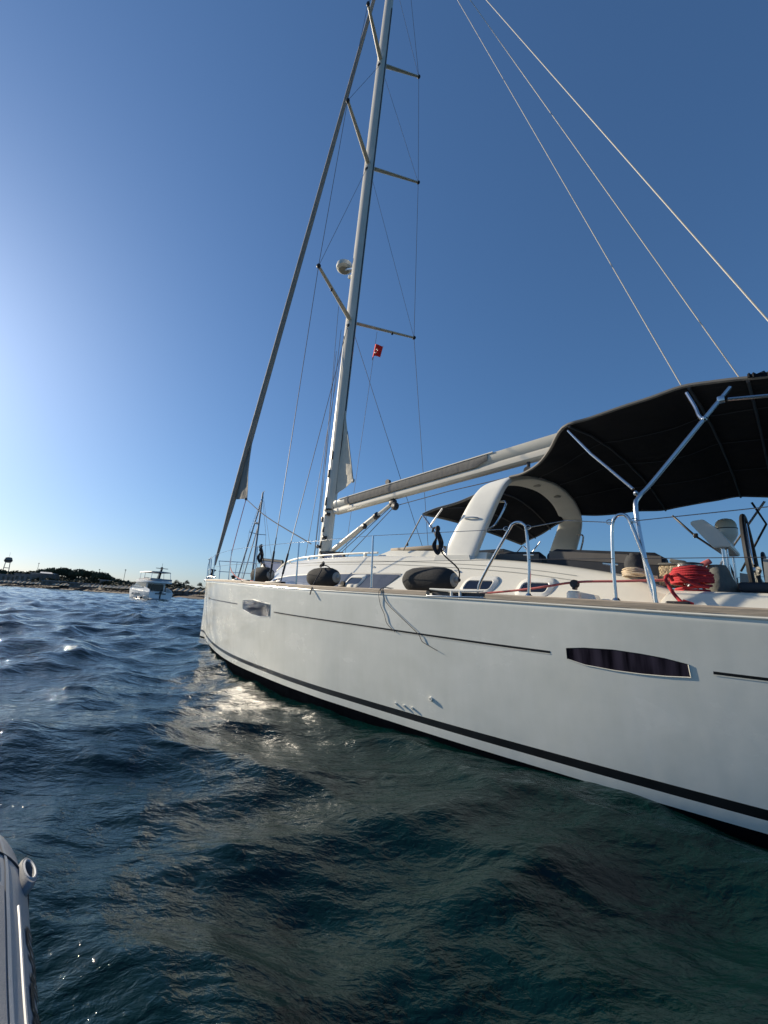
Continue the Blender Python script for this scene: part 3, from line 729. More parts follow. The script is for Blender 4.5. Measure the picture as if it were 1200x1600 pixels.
# ------------------------------------------------------------------ stanchions, gate, lifelines, pulpit
def bdr(s, g=.07): return bd(s)-g
for side in (1, -1):
    for s in (5.36, 8.50, 10.20)+((3.2, 6.94) if side == 1 else (3.0, 6.9, 11.8)):
        h = .65
        m = MB(); a = P(s, side*bdr(s), zs(s)+.03); b = P(s-.01, side*(bdr(s)+.015), zs(s)+.03+h)
        m.tube([a, a+(b-a)*.97, b], [.0125, .0105, .008], 8); m.lathe([(.03, 0), (.03, .012), (.016, .03)], a, (0, 0, 1), 12); m.build("stanchion", steel, yacht)
    g = [(11.66, -.0, .03), (11.70, 0, .18), (11.98, .0, .63), (12.02, 0, .685), (12.07, 0, .70), (12.12, 0, .68), (12.15, 0, .62), (12.17, 0, .3), (12.16, 0, .03)]
    m = MB(); m.tube([P(s, side*bdr(s), zs(s)+h) for s, _, h in g], .0135, 10, 4); m.lathe([(.03, 0), (.03, .012), (.016, .03)], P(12.16, side*bdr(12.16), zs(12.16)+.04), (0, 0, 1), 12)
    m.build("gate_stanchion", steel, yacht)
    g = [(12.84, .03), (12.835, .3), (12.845, .60), (12.87, .68), (12.91, .70), (12.95, .68), (12.98, .60), (13.06, .30), (13.085, .18), (13.09, .03)]
    m = MB(); m.tube([P(s, side*bdr(s), zs(s)+h) for s, h in g], .0125, 10, 4); m.lathe([(.03, 0), (.03, .012), (.016, .03)], P(12.84, side*bdr(12.84), zs(12.84)+.04), (0, 0, 1), 12)
    m.build("gate_stanchion", steel, yacht)
    for hh, r in ((.66, .0035), (.34, .003)):
        for seg in ([1.6, 3.2, 5.36, 6.94, 8.5, 10.2, 11.98 if hh > .5 else 11.8], [12.15 if hh > .5 else 12.17, 12.5, 12.845], [12.98 if hh > .5 else 13.05, 13.8, 14.9]):
            m = MB(); m.tube([P(s, side*(bdr(s)+.01), zs(s)+hh-(.04 if hh > .5 and s in (11.98, 12.15, 12.845, 12.98) else 0)+.02) for s in seg], r, 5); m.build("lifeline", steel if hh > .5 else wire, yacht)
    if side == 1:
        for s in (11.96, 12.17, 12.83, 13.0):
            m = MB(); c = P(s, bdr(s)+.01, zs(s)+.645); m.tube([c+Vector((.022*math.cos(a), .006*math.cos(a), .018*math.sin(a))) for a in [2*math.pi*k/10 for k in range(11)]], .004, 5); m.build("lifeline_ring", steel, yacht)
    # pulpit
    m = MB(); m.tube([P(.35, side*.2, zs(.35)+.03), P(.30, side*.2, zs(.3)+.45), P(.25, side*.16, zs(.3)+.66), P(.3, side*.22, zs(.3)+.68), P(1.2, side*.55, zs(1)+.67), P(1.7, side*.72, zs(1.7)+.64), P(1.85, side*.75, zs(1.8)+.03)], .0125, 8, 3)
    m.tube([P(.28, side*.18, zs(.3)+.34), P(1.0, side*.45, zs(1)+.34), P(1.78, side*.74, zs(1.7)+.34)], .010, 8); m.tube([P(.95, side*.42, zs(1)+.03), P(.95, side*.44, zs(1)+.68)], .0115, 8)
    m.build("pulpit", steel, yacht)
m = MB(); m.box(P(.05, .0, 1.80), (.5, .16, .07), bev=.02); m.lathe([(.001, -.05), (.045, -.05), (.03, 0), (.045, .05), (.001, .05)], P(-.12, 0, 1.87), P(0, 1, 0), 12)
m.tube([P(-.1, 0, 1.9), P(.1, 0, 1.93), P(.5, 0, 1.90)], .02, 8); m.build("bow_roller", steel, yacht)
m = MB(); m.lathe([(.07, 0), (.07, .03), (.045, .05), (.045, .12), (.075, .15), (.075, .18), (.03, .2)], P(1.75, .0, zs(1.7)+.03), (0, 0, 1), 16); m.build("windlass", darkst, yacht)
m = MB(); m.box(P(2.05, .0, 1.78), (.22, .3, .10), bev=.03); m.build("windlass_cover", gelgrey, yacht)
# recessed mooring cleat amidships
m = MB(); m.box(P(11.44, bd(11.44)-.03, zs(11.44)+.004), (.66, .08, .012), bev=.004); cl = m.build("cleat_plate", steel, yacht)
m = MB(); z = zs(11.44)
m.tube([P(11.12, bd(11.1)-.03, z+.075), P(11.25, bd(11.2)-.03, z+.068), P(11.44, bd(11.4)-.03, z+.062), P(11.6, bd(11.5)-.03, z+.062), P(11.74, bd(11.7)-.03, z+.066)], [.009, .013, .015, .013, .009], 8)
for s in (11.39, 11.49): m.tube([P(s, bd(s)-.03, z+.01), P(s, bd(s)-.03, z+.06)], .014, 10)
m.build("cleat_horn", white, cl)
m = MB(); m.box(P(11.44, bd(11.44)-.062, zs(11.44)+.025), (.62, .012, .045)); m.build("cleat_recess", darkst, cl)
m = MB(); m.box(P(6.6, bd(6.6)-.03, zs(6.6)+.05), (.25, .06, .03), bev=.01); m.build("fairlead", darkst, yacht)

# ------------------------------------------------------------------ cockpit: winch, pedestals, wheel
WX, WT_ = 13.235, 2.0
m = MB(); rings = []
for s in (13.02, 13.06, 13.12, 13.25, 13.6, 14.2, 15.0):
    h = zs(s)+(.015 if s < 13.04 else .09 if s < 13.1 else .16); o_ = 2.10 if s > 13.05 else 2.02
    rings.append([P(s, o_+.03, zs(s)-.01), P(s, o_, zs(s)+.02), P(s, o_-.03, h-.02), P(s, o_-.06, h), P(s, 1.5, h+.01), P(s, 1.3, h), P(s, 1.28, zs(s)-.4), P(s, o_-.1, zs(s)-.4)])
m.rings(rings); m.build("winch_base", gel, yacht)
m = MB(); zb = zs(13.2)+.155
wc = P(WX, 1.88, 0)
m.lathe([(.085, zb), (.085, zb+.03), (.07, zb+.045), (.055, zb+.06), (.055, zb+.17), (.075, zb+.185), (.085, zb+.20), (.085, zb+.215), (.03, zb+.225), (.02, zb+.225)], wc, (0, 0, 1), 28); win = m.build("winch", steel, yacht)
m = MB(); m.lathe([(.088, zb+.21), (.088, zb+.222), (.04, zb+.232), (.001, zb+.232)], wc, (0, 0, 1), 28); m.build("winch_top", darkst, win)
# moulded pod for the turning block forward of the winch, and the block on it
m = MB(); m.lathe([(.075, 0), (.07, .02), (.06, .07), (.058, .105), (.045, .12), (.001, .12)], P(12.42, 2.07, zs(12.4)), (0, 0, 1), 20); m.build("block_pod", gel, yacht)
m = MB(); m.hexa([P(12.45, 2.12, zs(12.5)), P(12.62, 2.06, zs(12.5)), P(12.62, 1.90, zs(12.5)), P(12.4, 1.90, zs(12.5))], [P(12.45, 2.08, zs(12.5)+.12), P(12.56, 2.0, zs(12.5)+.10), P(12.56, 1.88, zs(12.5)+.1), P(12.42, 1.9, zs(12.5)+.12)]); m.build("block_pod", gel, yacht)
m = MB(); m.lathe([(.001, -.028), (.03, -.028), (.036, -.018), (.030, 0), (.036, .018), (.03, .028), (.001, .028)], P(12.44, 2.10, 1.585), P(0, 1, 0), 18); m.box(P(12.44, 2.10, 1.56), (.03, .06, .05), bev=.008); m.build("turning_block", darkst, yacht)
# helm console: white sloping pod on stainless posts
tn = .75; tf = -.15
poly = [(13.105, 2.30), (13.12, 2.325), (13.215, 2.335), (13.33, 2.215), (13.405, 2.07), (13.40, 2.045), (13.27, 2.045)]
m = MB(); m.hexa([P(s, tf, z+.02) for s, z in poly], [P(s, tn, z) for s, z in poly]); bmesh.ops.bevel(m.bm, geom=m.bm.edges[:], offset=.008, segments=2, affect='EDGES'); pod = m.build("helm_console", white, yacht)
for s, t in ((13.335, .68), (13.355, .60), (13.35, -.05)):
    m = MB(); m.tube([P(s, t, 2.05), P(s+.01, t, .95)], .024 if t == .66 else .014, 12); m.build("console_post", steel, pod)
m = MB(); dc = P(13.30, -.25, 2.20)
m.lathe([(.05, 0), (.055, .04), (.085, .09), (.104, .13), (.107, .19), (.107, .205)], dc, (0, 0, 1), 24); dm = m.build("satellite_dome", white, yacht)
m = MB(); m.lathe([(.1085, .192), (.1085, .203)], dc, (0, 0, 1), 24); m.build("dome_seam", darkst, dm)
m = MB(); m.lathe([(.101, .203), (.101, .24), (.090, .275), (.065, .305), (.03, .318), (.001, .32)], dc, (0, 0, 1), 24); m.build("dome_cap", cream, dm)  # cap coloured cream for the sunlight on the dome's top
m = MB(); m.hexa([P(13.35, .45, .95), P(13.6, .45, .95), P(13.6, -.3, .95), P(13.35, -.3, .95)], [P(13.42, .42, 1.83), P(13.56, .42, 1.80), P(13.56, -.25, 1.80), P(13.42, -.25, 1.83)]); m.build("pedestal", gelgrey, yacht)
for t in (1.22, -1.22):
    m = MB(); c = P(13.57, t, 1.77); ring = [c+Vector((.035*math.sin(a)*0-.02*math.cos(a), .46*math.sin(a), .46*math.cos(a))) for a in [2*math.pi*k/48 for k in range(49)]]
    m.tube(ring, .019, 8, cap=False); wh = m.build("steering_wheel", rubber, yacht)
    m = MB()
    for k in range(5):
        a = 2*math.pi*k/5+.3; m.tube([c, c+Vector((-.02*math.cos(a), .45*math.sin(a), .45*math.cos(a)))], .009, 6)
    m.sphere(c, .05, 10); m.build("wheel_spokes", steel, wh)
    m = MB(); m.hexa([P(13.62, t+.14, .95), P(13.86, t+.14, .95), P(13.86, t-.14, .95), P(13.62, t-.14, .95)], [P(13.64, t+.12, 1.85), P(13.76, t+.12, 1.85), P(13.76, t-.12, 1.85), P(13.64, t-.12, 1.85)]); m.build("wheel_pedestal", gelgrey, yacht)

# ------------------------------------------------------------------ things lying on or hanging from the yacht
BM = Matrix.Translation(Vector(BOAT_O)) @ Matrix.Rotation(BOAT_R, 4, 'Z')
def thing_on_boat(name, base, **k):        # base in boat coordinates
    b = P(*base); o = empty(name, BM @ b, BOAT_R, **k); o['_b'] = 0; del o['_b']; return o, b
# fenders
def fender(base, L, r, label, ang=0.0, grp="grey fenders along the port side deck"):
    e, b = thing_on_boat("fender", base, label=label, cat="fender", group=grp)
    ca, sa = math.cos(ang), math.sin(ang); ax = Vector((ca, sa, 0)); o = b+Vector((0, 0, r))
    prof = [(.02, -L/2-.02), (.035, -L/2), (r*.5, -L/2+.02), (r*.8, -L/2+.07), (r*.96, -L/2+.15), (r, -L/2+.24), (r, L/2-.24), (r*.96, L/2-.15), (r*.8, L/2-.07), (r*.55, L/2-.02)]
    m = MB(); m.lathe(prof, o, ax, 28); m.build("fender_cover", fend, e, b)
    m = MB(); m.lathe([(r*.53, L/2-.022), (r*.45, L/2-.004), (r*.2, L/2+.004), (.03, L/2+.008), (.03, L/2+.03), (.02, L/2+.045), (.001, L/2+.045)], o, ax, 20); m.build("fender_end", gelgrey, e, b)
    return e, b, o, ax
e, b, o, ax = fender((10.86, 2.12, zs(10.9)+.035), .72, .145, "largest grey fender, lying beside the mooring cleat with its pale end showing")
m = MB(); q = o+ax*.40; m.sphere(q, .022, 8); m.tube([q, P(11.34, 2.25, 1.72), P(11.20, 2.34, 1.88), P(11.18, 2.36, 2.02)], .008, 6, 4); m.build("fender_line", darkrope, e, b)
e, b, o, ax = fender((8.80, 2.03, zs(8.8)+.035), .66, .145, "grey fender lying between the second and third stanchions, in front of the long window")
m = MB(); m.tube([o+ax*.36, P(9.0, 2.08, 1.80), P(8.90, 2.08, 1.835), P(8.82, 2.08, 1.84), P(8.86, 2.14, 1.81), P(8.94, 2.18, 1.76), P(9.0, 2.30, 1.62), P(9.06, 2.40, 1.50), P(9.08, 2.44, 1.40)], .008, 6, 4); m.tube([P(8.84, 2.08, 1.83), P(8.80, 2.07, 1.87), P(8.84, 2.08, 1.89), P(8.87, 2.09, 1.85), P(8.80, 2.1, 1.82), P(8.78, 2.08, 1.85), P(8.86, 2.1, 1.86)], .012, 6, 3); m.build("fender_line", darkrope, e, b)
e, b, o, ax = fender((6.55, 1.76, zs(6.5)+.035), .62, .15, "small-looking round-ended grey fender nearest the bow, behind the forward stanchion")
m = MB(); m.sphere(o+ax*.33, .02, 8); m.tube([o+ax*.33, P(6.93, 1.95, 1.9), P(6.94, 2.05, 2.2)], .008, 6, 3); m.build("fender_line", darkrope, e, b)
# black line coil hung on the lifeline
def hank(base, L, label, w_=.05, n=5):
    e, b = thing_on_boat("rope_coil", base, label=label, cat="rope")
    m = MB()
    for k in range(n):
        ph = (k-n/2)*.5; ww = w_*(.5+.25*k/n*2)
        m.tube([b+Vector((0, 0, 0)), b+Vector((ww*.6, .012*k-.02, -L*.3)), b+Vector((ww, .01*k, -L*.62)), b+Vector((ww*.3, 0, -L*(.9+.03*k))), b+Vector((-ww*.7, -.01*k, -L*.7)), b+Vector((-ww*.4, 0, -L*.35)), b], .0062, 6, 4)
    m.sphere(b+Vector((0, 0, .0)), .028, 8, (1, 1, 1.3)); m.sphere(b+Vector((.0, -.01, -L*.22)), .026, 8, (1, 1, 1.6))
    m.tube([b, b+Vector((-.05, 0, .015)), b+Vector((-.07, 0, -.03))], .011, 6, 3)
    m.build("line", darkrope, e, b); return e
hank((11.175, 2.40, 2.13), .27, "coiled black line tied to the upper lifeline above the largest fender")
hank((6.94, 2.07, 2.24), .30, "bundle of dark line hung from the lifeline above the foremost fender", .045)
# thin cords hanging over the topsides
e, b = thing_on_boat("hanging_cord", (10.45, bd(10.4)-.03, zs(10.4)+.06), label="two thin dark cords hanging over the topsides forward of the largest fender", cat="cord")
m = MB(); s0 = 10.42
m.tube([P(s0+.12, bd(s0)-.1, zs(s0)+.06), P(s0+.04, bd(s0)-.02, zs(s0)+.06), P(s0, bd(s0)+.014, zs(s0)+.01), on_hull(s0+.02, 1.32, .010), on_hull(s0+.08, 1.22, .010), on_hull(s0+.12, 1.12, .010), on_hull(s0+.24, 1.04, .012)], .0035, 5, 4)
m.tube([P(s0+.1, bd(s0)-.1, zs(s0)+.05), P(s0+.05, bd(s0)+.0, zs(s0)+.05), on_hull(s0+.1, 1.36, .010), on_hull(s0+.3, 1.22, .010), on_hull(s0+.55, 1.06, .012), on_hull(s0+.6, 1.0, .012), on_hull(s0+.63, .97, .012), on_hull(s0+.8, .91, .012)], .0035, 5, 4)
m.build("cord", thinrope, e, b)
# red line: along the deck, through the block, wound on the winch
e, b = thing_on_boat("red_rope", (13.235, 1.88, zs(13.2)+.155), label="thick red rope wound in many turns round the winch and led forward along the deck", cat="rope")
m = MB(); zw = zs(13.2)+.155; pts = []
rj = random.Random(4); jit = [rj.uniform(-1, 1) for _ in range(60)]
lay = [(.102, .010), (.106, .018), (.124, .070), (.132, .086), (.135, .102), (.134, .120), (.129, .138), (.118, .157), (.104, .176), (.096, .196)]
turns = 9; nper = 26
for k in range(turns*nper+1):
    f = k/(turns*nper)*(len(lay)-1); i = min(int(f), len(lay)-2); u = f-i; u = u*u*(3-2*u)
    q_ = k/9.0; jj = jit[int(q_) % 60]*(1-q_ % 1)+jit[(int(q_)+1) % 60]*(q_ % 1)
    r = lay[i][0]*(1-u)+lay[i+1][0]*u+.004*jj; h = lay[i][1]*(1-u)+lay[i+1][1]*u+.003*jj
    a = 2*math.pi*k/nper+2.2; pts.append(Vector((wc.x+r*math.cos(a), wc.y+r*math.sin(a), zw+h)))
m.tube(pts, .0102, 8); m.build("rope_turns", redrope, e, b)
m = MB(); m.tube([P(11.25, 2.12, 1.462), P(11.7, 2.11, 1.50), P(12.1, 2.11, 1.545), P(12.44, 2.10, 1.60), P(12.8, 2.06, 1.612), P(13.12, 2.02, 1.625)], .010, 8, 4)
m.build("rope_lead", pinkrope, e, b)
m = MB(); m.tube([P(13.14, 2.03, 1.62), P(13.12, 2.07, 1.655), P(13.11, 2.11, 1.62), P(13.15, 2.14, 1.53), P(13.20, 2.17, 1.46), P(13.25, 2.20, 1.425), P(13.27, 2.18, 1.43)], .0125, 8, 5)
m.tube([P(13.13, 2.03, 1.645), P(13.17, 2.06, 1.665), P(13.22, 2.04, 1.63), P(13.28, 2.02, 1.59), P(13.35, 1.98, 1.575)], .0125, 8, 5)
m.build("rope_tail", redrope, e, b)
# black deck block the tail goes through
e, b = thing_on_boat("deck_block", (13.19, 2.2, zs(13.2)+.045), label="flat black block on the rail below the winch with the red tail through it", cat="block")
m = MB(); m.box(b+Vector((.0, 0, .012)), (.15, .06, .035), bev=.014, seg=3); m.build("block_cheek", darkst, e, b)
m = MB(); m.tube([b+Vector((.03, -.005, .034)), b+Vector((.09, -.01, .012))], .011, 8); m.build("rope_end", redrope, e, b)
# beige rope and black bag on the coaming
e, b = thing_on_boat("beige_rope", (12.78, 1.66, 1.68), label="loose coil of beige rope lying on the coaming under the black bag", cat="rope")
m = MB()
for k in range(6):
    rx = .075+.01*random.random(); m.tube([b+Vector((rx*math.cos(a)+.02*random.random(), rx*.7*math.sin(a), .012+.012*k+.005*math.sin(a*2+k))) for a in [2*math.pi*j/14 for j in range(15)]], .0075, 6)
for k in range(4): m.tube([b+Vector((.0, -.05-.01*k, .03)), b+Vector((.08, -.055-.008*k, .015+.004*k)), b+Vector((.20, -.05, -.02+.006*k))], .006, 6, 4)
m.build("rope", beirope, e, b)
e, b = thing_on_boat("black_bag", (12.78, 1.52, 1.74), label="crumpled black cloth bag on top of the beige rope on the coaming", cat="bag")
m = MB(); rg = []
for i in range(7):
    f = i/6; rg.append([b+Vector(((.10-.04*f*f)*math.cos(a)*(1+.12*math.sin(3*a+i)), (.09-.03*f)*math.sin(a)*(1+.1*math.sin(2*a+i*2)), .16*f-.01*math.sin(4*a))) for a in [2*math.pi*k/18 for k in range(18)]])
m.rings(rg); m.build("bag_body", bagm, e, b)
e, b = thing_on_boat("wicker_basket", (13.06, 1.45, 1.60), label="woven straw-coloured basket with folded cloth on top, left of the red rope", cat="basket")
m = MB(); m.box(b+Vector((0, 0, .10)), (.20, .24, .18), bev=.02); m.build("basket_body", wicker, e, b)
m = MB(); m.box(b+Vector((0, 0, .202)), (.2, .24, .02), bev=.008); m.box(b+Vector((.04, 0, .225)), (.12, .18, .03), rot=Matrix.Rotation(.2, 3, 'Y'), bev=.012); m.build("cloth", greyc, e, b)
e, b = thing_on_boat("grey_bag", (13.36, 1.55, 1.52), label="soft olive grey bag standing behind the winch at the console post", cat="bag")
m = MB(); rg = []
for i in range(8):
    f = i/7; rg.append([b+Vector(((.13-.07*f*f)*math.cos(a)*(1+.08*math.sin(3*a+i)), (.16-.08*f*f)*math.sin(a), .26*f)) for a in [2*math.pi*k/18 for k in range(18)]])
m.rings(rg); m.build("bag_body", greyc, e, b)
m = MB(); m.box(b+Vector((-.06, -.08, .27)), (.09, .05, .04), rot=Matrix.Rotation(-.5, 3, 'Y'), bev=.01); m.build("pink_cloth", pinkrope, e, b)
# cushions of the cockpit backrests
def backrest(s0, s1, t, z0, h, label, drop=0.0):
    e, b = thing_on_boat("backrest_cushion", ((s0+s1)/2, t, z0), label=label, cat="cushion", group="dark cockpit backrest cushions")
    m = MB(); L = s1-s0; rg = []
    for i in range(13):
        f = i/12; s = s0+L*f; hh = h*(1 if 0 < i < 12 else .82); dz = -drop*f
        rg.append([P(s, t+q, z0+dz+r*hh) for q, r in ((.07, .0), (.075, .5), (.07, .86), (.04, .98), (0, 1), (-.04, .98), (-.07, .85), (-.07, 0))])
    m.rings(rg); m.build("cushion_pad", cushion, e, b)
    m = MB(); m.rings([[P(s0+.03+(L-.06)*i/8, t+.078, z0-drop*i/8+q*h) for q in (.60, .88)] for i in range(9)], False, False); m.build("cushion_band", cushgrey, e, b)
backrest(11.05, 11.78, 1.18, 1.78, .27, "dark navy backrest cushion just aft of the arch, forward one of the pair", .03)
backrest(11.84, 12.96, 1.18, 1.74, .31, "long dark backrest cushion reaching aft behind the black bag", .10)
e, b = thing_on_boat("helm_cushion", (13.75, 1.62, 1.555), label="dark green-black helm seat cushion at the right edge beside the wheel", cat="cushion")
m = MB(); m.box(b+Vector((0, 0, .035)), (.5, .45, .07), bev=.025, seg=3); m.build("cushion_pad", cushion, e, b)
m = MB(); m.tube([P(12.60, 1.62, 1.72), P(12.60, 1.62, 1.80), P(12.53, 1.62, 1.815), P(12.66, 1.62, 1.80)], .009, 6); m.build("coaming_cleat", steel, yacht)
m = MB(); m.tube([P(11.72, 1.45, 1.86), P(11.72, 1.45, 1.95), P(11.66, 1.45, 1.955), P(11.78, 1.45, 1.95)], .009, 6); m.build("coaming_cleat", steel, yacht)
# courtesy flag under the starboard spreader
e, b = thing_on_boat("courtesy_flag", (6.47, -.72, 7.62), label="small red flag with white crescent and star under the starboard spreader", cat="flag")
m = MB(); rows = []
for i in range(9):
    f = i/8; rows.append([b+Vector((.34*f+.10*j/5, -.05*math.sin(f*7)-.02*j/5, .04*f+.40*j/5*(1-.55*f)+.05*math.sin(f*5)*(1-j/6))) for j in range(6)])
m.grid(rows, .003); fl = m.build("bunting", flagred, e, b)
m = MB(); c = b+Vector((.17, -.05, .17))
for i in range(9):
    a = .7+(2*math.pi-1.4)*i/8
    a2 = .7+(2*math.pi-1.4)*min(i+1, 8)/8
    if i < 8: m.tube([c+Vector((.05*math.cos(a), 0, .05*math.sin(a))), c+Vector((.05*math.cos(a2), 0, .05*math.sin(a2)))], .010, 5)
for k in range(5): m.tube([c+Vector((.06, 0, 0)), c+Vector((.06+.025*math.cos(2*math.pi*k/5), 0, .025*math.sin(2*math.pi*k/5)))], [.006, .002], 5)
m.build("crescent_and_star", white, e, b)
m = MB(); rows2 = [[r + Vector((0, 0, 0)) for r in rows[0]]]; m.tube([rows[0][0], rows[0][5]], .008, 5); m.build("hoist", darkrope, e, b)

# ------------------------------------------------------------------ inflatable dinghy the photo is taken from
din = empty("inflatable_dinghy", (-1.4, .4, 0), 0, label="grey inflatable dinghy at the lower left edge with moulded grab handle", cat="dinghy")
def build_dinghy():
    # centreline of the starboard tube, from the stern past the camera to the turned-in bow
    path = catmull([Vector(p) for p in ((.55, -.5, .30), (0, .08, .30), (-.47, .62, .30), (-.80, .98, .30), (-1.04, 1.245, .31), (-1.23, 1.45, .31), (-1.41, 1.575, .315), (-1.70, 1.585, .32), (-1.97, 1.44, .32), (-2.12, 1.16, .32), (-2.10, .80, .31), (-1.80, .36, .30), (-1.28, -.22, .30), (-.5, -1.05, .30))], 10)
    B = (-1.4, .4, 0); r = .205
    m = MB(); m.tube(path, r, 40); tb = m.build("tube", tubem, din, B)
    fr = []
    for i, p in enumerate(path):
        d = (path[min(i+1, len(path)-1)]-path[max(i-1, 0)]).normalized(); out = d.cross(Vector((0, 0, 1))).normalized(); up = out.cross(d).normalized()
        fr.append((p, d, out, up))
    def on(i, ang, off=0.0):      # ang measured from straight up, positive outboard
        i = min(max(i, 0), len(fr)-1.001); k = int(i); f = i-k
        def g(k): p, d, out, up = fr[k]; return p+(up*math.cos(ang)+out*math.sin(ang))*(r+off)
        return g(k)*(1-f)+g(k+1)*f
    def band(i0, i1, a0, a1, off, name, mt, n=30, rows_n=6, par=None, fa=None):
        m = MB(); rows = []
        for i in range(n+1):
            x = i0+(i1-i0)*i/n; aa, ab = (a0, a1) if fa is None else fa(x)
            rows.append([on(x, aa+(ab-aa)*j/rows_n, off) for j in range(rows_n+1)])
        m.rings(rows, False, False); return m.build(name, mt, par or din, B)
    band(10, 42.3, -1.2, .62, .0022, "wear_panel", tubed, 60)
    band(43.6, 62, -1.2, .55, .0022, "wear_panel", tubed, 60)
    band(10, 66, .64, .69, .0032, "seam_tape", tubel, 90, 2)
    m = MB(); m.tube([on(x, .86, .001) for x in [12+.5*i for i in range(58)]], .0034, 6); m.build("glint_line", tubel, din, B)  # light-coloured line stands for the glint along the tube
    m = MB(); m.tube([on(50-.25*i, .2+.11*i, .002) for i in range(14)], .003, 6); m.tube([on(27-.4*i, 1.05+.05*i, .002) for i in range(12)], .004, 6); m.build("seam_edge", tubeb, din, B, each=True)
    # rubbing strake
    m = MB(); m.tube([on(x, 1.85, .004) for x in range(0, len(path), 2)], .018, 8); m.build("rubbing_strake", tubed, din, B)
    # printed block letters on the outboard shoulder (partly out of sight, as in the photo)
    def letter(strokes, x0, w_):
        m = MB()
        for (xa, ya, xb, yb) in strokes:
            m2 = []
            for k in range(7):
                f = k/6; x = xa+(xb-xa)*f; y = ya+(yb-ya)*f
                m2.append((x0+x*w_, 1.02+.30*(1-y)))
            dx, dy = m2[-1][0]-m2[0][0], m2[-1][1]-m2[0][1]; hw_ = .10 if abs(dx) > abs(dy)*3 else .0
            if abs(dx) >= abs(dy)*3: rows = [[on(x, a-.035, .003), on(x, a+.035, .003)] for x, a in m2]
            else: rows = [[on(x-.28, a, .003), on(x+.28, a, .003)] for x, a in m2]
            m.rings(rows, False, False)
        m.build("printed_letter", tubeb, din, B)
    letter([(0, 0, 0, 1), (0, 1, 1, 1), (1, 1, 1, 0)], 38.6, -2.0); letter([(0, 0, 0, 1), (0, .5, 1, .5), (1, 0, 1, 1)], 35.6, -2.0)
    letter([(0, 0, 0, 1), (0, 1, 1, 1), (1, 1, 1, 0), (0, 0, 1, 0)], 32.8, -2.0); letter([(0, 0, 0, 1), (0, 0, 1, 0), (0, 1, 1, 1)], 30.2, -2.0)
    # moulded grab handle
    hc = 45.2
    p_, d_, out_, up_ = fr[47]
    nrm = (up_*math.cos(.45)+out_*math.sin(.45)).normalized(); a2 = d_.cross(nrm).normalized(); cc = on(47.2, 1.02, .010)
    def hring(sc_, h, sh=0.0): return [cc+d_*(.070*sc_*math.cos(q))+a2*(.021*sc_*math.sin(q)*(1.0 if math.sin(q) > 0 else .8)+sh)+nrm*h for q in [2*math.pi*k/28 for k in range(28)]]
    m = MB(); m.rings([hring(.55, -.13, -.03), hring(.95, -.08, -.01), hring(1.22, -.03), hring(1.25, .004), hring(1.14, .014), hring(.86, .014), hring(.76, .0), hring(.72, -.03)], True, False); hd = m.build("grab_handle", tubed, din, B)
    m = MB(); m._f([m.bm.verts.new(v) for v in hring(.78, -.02)]); m.build("handle_pocket", darkst, hd, B)
    m = MB(); m.tube(hring(.84, .014)+[hring(.84, .014)[0]], .0035, 6); m.build("handle_edge", tubel, hd, B)
    m = MB(); m.box((-1.2, .35, .16), (1.2, 2.4, .03), rot=Matrix.Rotation(R(43), 3, "Z")); m.build("floor", tubed, din, B)
    m = MB(); m.box((.02, -.78, .38), (1.15, .05, .42), rot=Matrix.Rotation(R(-43+0), 3, "Z"), bev=.01); m.build("transom", tubel, din, B)
build_dinghy()

